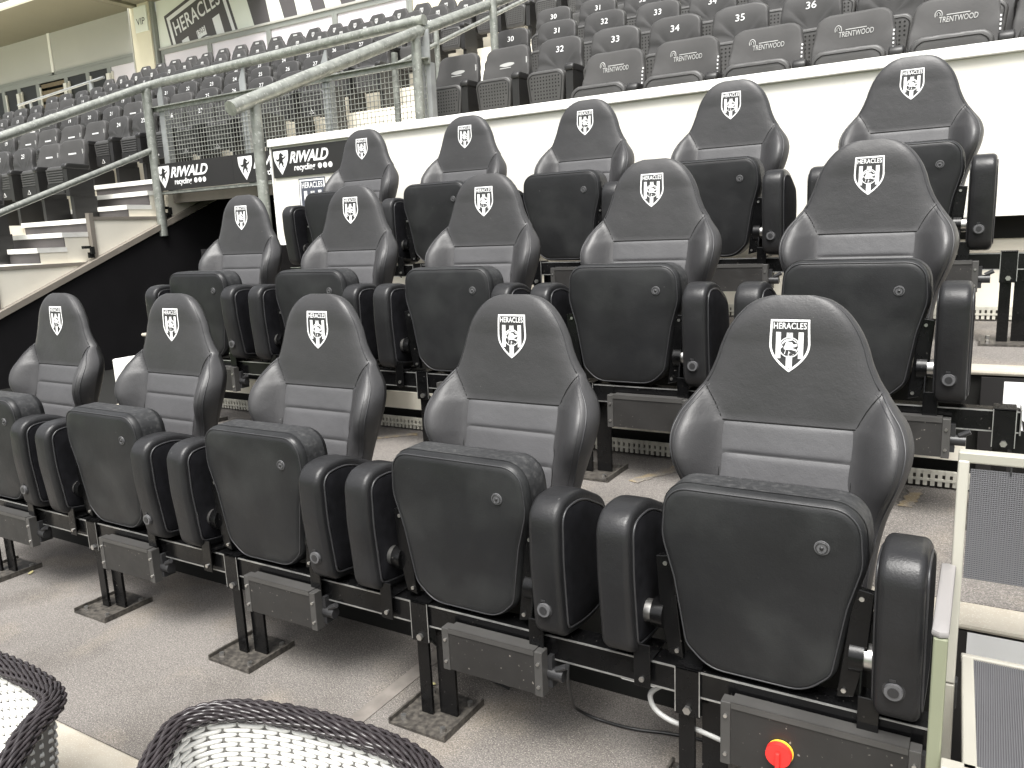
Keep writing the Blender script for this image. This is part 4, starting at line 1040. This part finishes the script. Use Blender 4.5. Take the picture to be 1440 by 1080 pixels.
def stadium_seat(r, n, side):
    x = seatx(r, n, side); y = YB(r); z = FZ(r)
    p = proj_px((x, y, z + .8))
    if not p or p[0] < -45 or p[0] > 1530 or p[1] < -75: return
    if r >= 7: kind = 'hex'
    elif r == 1 and side == 'R': kind = 'cover'
    elif (r, n) in COVERS: kind = 'cover'
    else: kind = 'plain'
    t = empty('stadium_seat', (x, y, z), R(rnd.uniform(-2.2, 2.2)))
    t['category'] = 'stadium seat'; t['group'] = 'grey stadium seats of the upper tier'
    b = part('backrest', 'back_' + kind, t)
    small = r >= 5
    b.scale.x = {'plain': 1.16, 'cover': 1.08, 'hex': 1.04}[kind]
    vip = r == 1 and side == 'R'
    pn = part('seat_pan', 'pan', t, (0, -.05, .045) if vip else None)
    if vip: pn.scale.x = 1.12
    b.rotation_euler = (R(rnd.uniform(-1.2, 1.2)), R(rnd.uniform(-.8, .8)), 0)
    th_ = R(rnd.uniform(-3, 2)); pn.rotation_euler = (th_, 0, 0); pn.location = pn.location + (Vector((0, -.2, .4)) - Matrix.Rotation(th_, 3, 'X') @ Vector((0, -.2, .4)))
    if vip: part('pan_rim', 'rim', pn)
    elif side == 'R' or r >= 4:
        if not small or r in (6, 7): part('perforation', 'perf', pn)['kind'] = 'stuff'; part('pan_rim', 'rim', pn)
    else:
        part('rib', 'slats', pn)['kind'] = 'stuff'; part('pan_base', 'lower', pn); part('triangle_mark', 'tri', pn)
    part('stanchion', 'stanch', t, (SPN / 2, 0, 0)); part('armrest', 'cap', t, (SPN / 2, 0, 0))
    feat = ''
    blk = 'left' if side == 'L' else 'right'
    rown = {1: 'first', 2: 'second', 3: 'third', 4: 'fourth', 5: 'fifth', 6: 'sixth', 7: 'second highest', 8: 'top', 0: 'lowest', -1: 'lowest'}[r]
    if kind == 'hex':
        if r == 8 and n < 20: part('name_plate', 'plate', b); feat = 'name plate'
        else: part('club_badge', 'badge', b); feat = 'shield badge'
    elif kind == 'cover':
        part('seam', 'cseam', b)
        if side == 'R' and r == 1: part('cover_logo', 'trent', b); part('stitch_mark', 'cstitch', b); feat = 'TRENTWOOD print'
        elif n in (30, 31) and side == 'R': part('cover_logo', 'oval', b); part('edge_tag', 'tagstrip', b); feat = 'oval logo'
        else: part('cover_logo', 'strip', b); part('edge_tag', 'tagstrip', b); feat = 'short white text line'
    else:
        o = bpy.data.objects.new('seat_number', numtext(n)); COL.objects.link(o); o.parent = b; feat = 'number %d' % n
        if r == 2 and n == 23: part('round_badge', 'ovalbadge', pn)
    ordn = lambda q: '%d%s' % (q, 'th' if 10 <= q % 100 <= 20 else {1: 'st', 2: 'nd', 3: 'rd'}.get(q % 10, 'th'))
    if side == 'R': pos = ordn(n - (34 if r == 1 else 30) + 1) + ' from its left end'
    elif r >= 7 and n >= 30: pos = ordn(n - 9) + ' from its left end'
    elif r >= 7: pos = ordn(n - 9) + ' from its left end'
    elif r <= 1: pos = ordn(26 - n) + ' from the stairs'
    else: pos = ordn(30 - n) + ' from the central aisle'
    sh = {'shield badge': 'badge-topped seat', 'name plate': 'seat with name plate', 'TRENTWOOD print': 'TRENTWOOD seat', 'oval logo': 'seat with oval logo', 'short white text line': 'seat with white text line'}.get(feat, 'seat ' + feat)
    t['label'] = 'grey %s, %s row%s, %s' % (sh, rown, '' if r >= 7 else ', %s block' % blk, pos)
COVERS = {(2, 30), (2, 31), (1, 24), (1, 25), (1, 20), (2, 20), (2, 21), (2, 22), (2, 23), (3, 22), (3, 23), (3, 24), (3, 17), (5, 12), (5, 13)}
cnt = 0
for r in range(0, 9):
    if r >= 7:
        for n in range(10, 36): stadium_seat(r, n, 'L')
    else:
        lo = {0: 20, 1: 18, 2: 15, 3: 12, 4: 9, 5: 8, 6: 9}[r]; hi = {0: 25, 1: 25}.get(r, 29)
        for n in range(lo, hi + 1): stadium_seat(r, n, 'L')
    if 1 <= r <= 6:
        for n in range(34 if r == 1 else 30, 42): stadium_seat(r, n, 'R')

# ================================================================== WICKER CHAIRS
def catmull(P, n=10):
    P = [Vector(p) for p in P]; out = []
    for i in range(len(P) - 1):
        a = P[max(0, i - 1)]; b = P[i]; c = P[i + 1]; d = P[min(len(P) - 1, i + 2)]
        for k in range(n):
            t = k / n; out.append(0.5 * ((2 * b) + (-a + c) * t + (2 * a - 5 * b + 4 * c - d) * t * t + (-a + 3 * b - 3 * c + d) * t ** 3))
    out.append(P[-1]); return out
def even(P, step):
    out = [P[0]]; acc = 0
    for a, b in zip(P, P[1:]):
        d = (b - a).length; t = step - acc
        while t <= d: out.append(a + (b - a) * (t / d)); t += step
        acc = d - (t - step)
    return out
def wicker(label, rim, centre):
    root = empty('wicker_armchair', (0, 0, -0.42)); tag(root, label, 'wicker chair', 'black and white wicker chairs')
    P = even(catmull(rim, 12), 0.006)
    N = len(P); C = Vector(centre)
    fr_ = []
    for i in range(N):
        t = (P[min(N - 1, i + 1)] - P[max(0, i - 1)]).normalized(); out = Vector((t.y, -t.x, 0))
        if out.length < 1e-6: out = Vector((1, 0, 0))
        out.normalize()
        if out.dot(Vector((P[i].x - C.x, P[i].y - C.y, 0))) < 0: out = -out
        fr_.append((t, out))
    # braided rim: interlaced strands wound round a core
    off = Vector((0, 0, 0.42))
    ns = 17
    for s_ in range(ns):
        pts = []
        for i in range(N):
            t, o = fr_[i]; u = o.cross(t).normalized()
            if u.z < 0: u = -u
            a = 2 * math.pi * s_ / ns + i * 0.006 * 9.5
            rr = 0.0150 + 0.0022 * math.sin(i * 0.006 * 150 + s_ * 3.14159)
            pts.append(P[i] + o * (rr * 1.45 * math.cos(a)) + u * (rr * math.sin(a)) + off)
        MB().tube(pts, 0.0038, 7).obj('rim_strand', M['wicker_black'], root, smooth=True)
    MB().tube([p + off for p in P[::4]], 0.0142, 8).obj('rim_core', M['wicker_black'], root, smooth=True)
    # woven shell: horizontal strands over upright stakes
    st = 0.060
    def S(i, h):
        k = 1 - 0.14 * min(1, h / 0.45); p = P[i] + off
        q = Vector((C.x + (p.x - C.x) * k, C.y + (p.y - C.y) * k, p.z - h)); return q
    rows = 44
    shared = None
    for j in range(rows):
        h = 0.018 + j * 0.0098
        pts = []
        for i in range(0, N, 1):
            o = fr_[i][1]; q = ((i * 0.006) / st + (j % 2) * 0.5) % 1.0; ph = -1 + 2 * math.exp(-((q - .5) / .085) ** 2)
            pts.append(S(i, h) + o * (0.0042 * ph))
        m = M['wicker_white']
        MB().tube(pts, 0.0051, 6, flat=0.6).obj('cane_strand', m, root, smooth=True)
    i = 0
    while i < N:
        MB().tube([S(i, 0.0), S(i, 0.15), S(i, 0.30), S(i, 0.45)], 0.0030, 5).obj('stake', M['wicker_gap'], root)
        i += int(st / 2 / 0.006)
    # inner liner behind the weave so that it is not see-through
    g = MB(); vs = []; fs = []; idx = list(range(0, N, 4))
    for i in idx:
        for h in (0.0, .15, .3, .45): vs.append(tuple(S(i, h) + fr_[i][1] * .001))
    for a in range(len(idx) - 1):
        for b in range(3): fs.append((a * 4 + b, a * 4 + b + 1, a * 4 + b + 5, a * 4 + b + 4))
    g.add(vs, fs).obj('backing', M['wicker_gap'], root, smooth=True, fix=False)
    # seat and legs
    cx, cy = C.x, C.y - 0.02
    g = MB(); pillow(g, rpoly([(cx - .24, cy - .25, .05), (cx + .24, cy - .25, .05), (cx + .24, cy + .22, .08), (cx - .24, cy + .22, .08)], 4), .38, .43, .02, lambda a, b, d: (a, b, d), N=40)
    g.obj('seat', M['wicker_white'], root, smooth=40)
    for a, b in ((-.23, -.24), (.23, -.24), (-.23, .21), (.23, .21)):
        MB().cyl((cx + a, cy + b, 0), (cx + a * .95, cy + b * .95, .40), .018, 12).obj('leg', M['wicker_black'], root, smooth=40)
    return root
wicker('black rimmed white wicker armchair at the bottom centre left of the picture', [(-.72, -1.55, .24), (-.775, -1.36, .33), (-.835, -1.20, .395), (-.885, -1.11, .415), (-.900, -1.055, .42), (-.865, -1.00, .42), (-.79, -.965, .42), (-.70, -.945, .42), (-.60, -.935, .42), (-.50, -.932, .42), (-.40, -.952, .42), (-.33, -1.0, .41), (-.29, -1.09, .40), (-.27, -1.22, .36), (-.25, -1.45, .27)], (-.58, -1.25, 0))
wicker('black rimmed white wicker armchair cut off by the left edge of the picture', [(-1.72, -1.45, .28), (-1.70, -1.22, .38), (-1.66, -1.14, .415), (-1.58, -1.115, .42), (-1.47, -1.105, .42), (-1.36, -1.107, .42), (-1.25, -1.120, .42), (-1.195, -1.150, .42), (-1.165, -1.205, .415), (-1.12, -1.27, .40), (-1.08, -1.33, .375), (-1.02, -1.46, .31), (-.98, -1.56, .25)], (-1.40, -1.38, 0))

# ================================================================== ALUMINIUM CHAIR
ac = empty('garden_armchair', (0.62, -.35, 0)); tag(ac, 'pale aluminium armchair with dark grey sling at the right edge', 'garden chair')
ox, oy = -0.62, 0.35
def A(x, y, z): return (x + ox, y + oy, z)
def bar(name, a, b, wx, wy, m, par):
    a = Vector(A(*a)); b = Vector(A(*b)); d = (b - a); L = d.length; t = d.normalized()
    sx = Vector((1, 0, 0)); sx = (sx - t * sx.dot(t))
    if sx.length < .2: sx = Vector((0, 1, 0)) - t * t.y
    sx.normalize(); sy = t.cross(sx).normalized()
    vs = []
    for p in (a, b):
        for u, v in ((-1, -1), (1, -1), (1, 1), (-1, 1)): vs.append(tuple(p + sx * (u * wx / 2) + sy * (v * wy / 2)))
    return MB().add(vs, [(0, 1, 2, 3), (7, 6, 5, 4), (0, 4, 5, 1), (1, 5, 6, 2), (2, 6, 7, 3), (3, 7, 4, 0)]).obj(name, m, par, bevel=0.003)
bx0, bx1 = 0.371, 0.895
bar('back_rail', (bx0, -.180, .850), (bx0, -.262, .42), .020, .026, M['alu'], ac)
bar('back_rail', (bx1, -.180, .850), (bx1, -.262, .42), .020, .026, M['alu'], ac)
bar('rear_leg', (bx0, -.262, .42), (bx0 + .004, -.225, .0), .020, .024, M['alu'], ac)
bar('rear_leg', (bx1, -.262, .42), (bx1 - .004, -.225, .0), .020, .024, M['alu'], ac)
bar('top_rail', (bx0 - .010, -.178, .858), (bx1 + .01, -.178, .858), .026, .022, M['alu'], ac)
# sling: fabric with woven threads
def sling(name, a, b, c, d, nu, nv):
    a, b, c, d = [Vector(A(*p)) for p in (a, b, c, d)]
    def S(u, v): return (a * (1 - u) + b * u) * (1 - v) + (d * (1 - u) + c * u) * v
    n = ((b - a).cross(d - a)).normalized() * 0.0015
    g = MB().add([tuple(a), tuple(b), tuple(c), tuple(d)] + [tuple(p + n) for p in (a, b, c, d)], [(0, 1, 2, 3), (7, 6, 5, 4), (0, 4, 5, 1), (1, 5, 6, 2), (2, 6, 7, 3), (3, 7, 4, 0)])
    o = g.obj(name, M['textile'], ac)
    th_ = MB()
    for i in range(nu):
        u = (i + .5) / nu; th_.tube([tuple(S(u, .0) - n * .6), tuple(S(u, 1) - n * .6)], .0011, 3, caps=False)
    for j in range(nv):
        v = (j + .5) / nv; th_.tube([tuple(S(0, v) - n * .4), tuple(S(1, v) - n * .4)], .0011, 3, caps=False)
    for i in range(nu):
        u = (i + .5) / nu; th_.tube([tuple(S(u, .0) + n * 1.6), tuple(S(u, 1) + n * 1.6)], .0011, 3, caps=False)
    t = th_.obj('sling_thread', M['textile2'], o); t['kind'] = 'stuff'
sling('back_sling', (bx0 + .012, -.184, .835), (bx1 - .012, -.184, .835), (bx1 - .012, -.225, .625), (bx0 + .012, -.225, .625), 120, 56)
for x in (.45, .50, .55, .60): MB().box(x - .0015 + ox, x + .0015 + ox, -.19 + oy, -.182 + oy, .832, .848).obj('lacing', M['plastic'], ac)
# seat frame and sling
sxl = 0.400
bar('seat_rail', (sxl, -.178, .425), (sxl + .012, -.560, .425), .022, .022, M['alu'], ac)
bar('seat_rail', (.87, -.178, .425), (.86, -.560, .425), .022, .022, M['alu'], ac)
bar('rear_crossbar', (.388, -.171, .428), (.88, -.171, .428), .014, .018, M['alu'], ac)
bar('front_crossbar', (.37, -.56, .425), (.90, -.56, .425), .03, .022, M['alu'], ac)
sling('seat_sling', (sxl + .012, -.552, .431), (.85, -.552, .431), (.858, -.181, .431), (sxl + .010, -.181, .431), 120, 100)
bar('front_leg', (.3585, -.525, .642), (.3585, -.535, .0), .022, .024, M['alu_green'], ac)
bar('front_leg', (.905, -.525, .642), (.905, -.535, .0), .022, .024, M['alu_green'], ac)
for x in (.3575, .905):
    g = MB(); pillow(g, rpoly([(x - .013 + ox, -.540 + oy, .008), (x + .013 + ox, -.540 + oy, .008), (x + .013 + ox, -.235 + oy, .006), (x - .013 + ox, -.235 + oy, .006)], 3), .643, .655, .004, lambda a, b, d: (a, b, d), N=40, rs=2)
    g.obj('armrest', M['arm_grey'], ac, smooth=40)
bar('arm_support', (.362, -.24, .640), (.372, -.215, .640), .012, .012, M['alu'], ac)
g = MB(); g.box(.352 + ox, .386 + ox, -.26 + oy, -.235 + oy, .36, .42); g.cyl(A(.369, -.262, .39), A(.369, -.268, .39), .010, 12); g.obj('fold_joint', M['plastic'], ac, bevel=0.003)

print('objects', len(SC.objects))
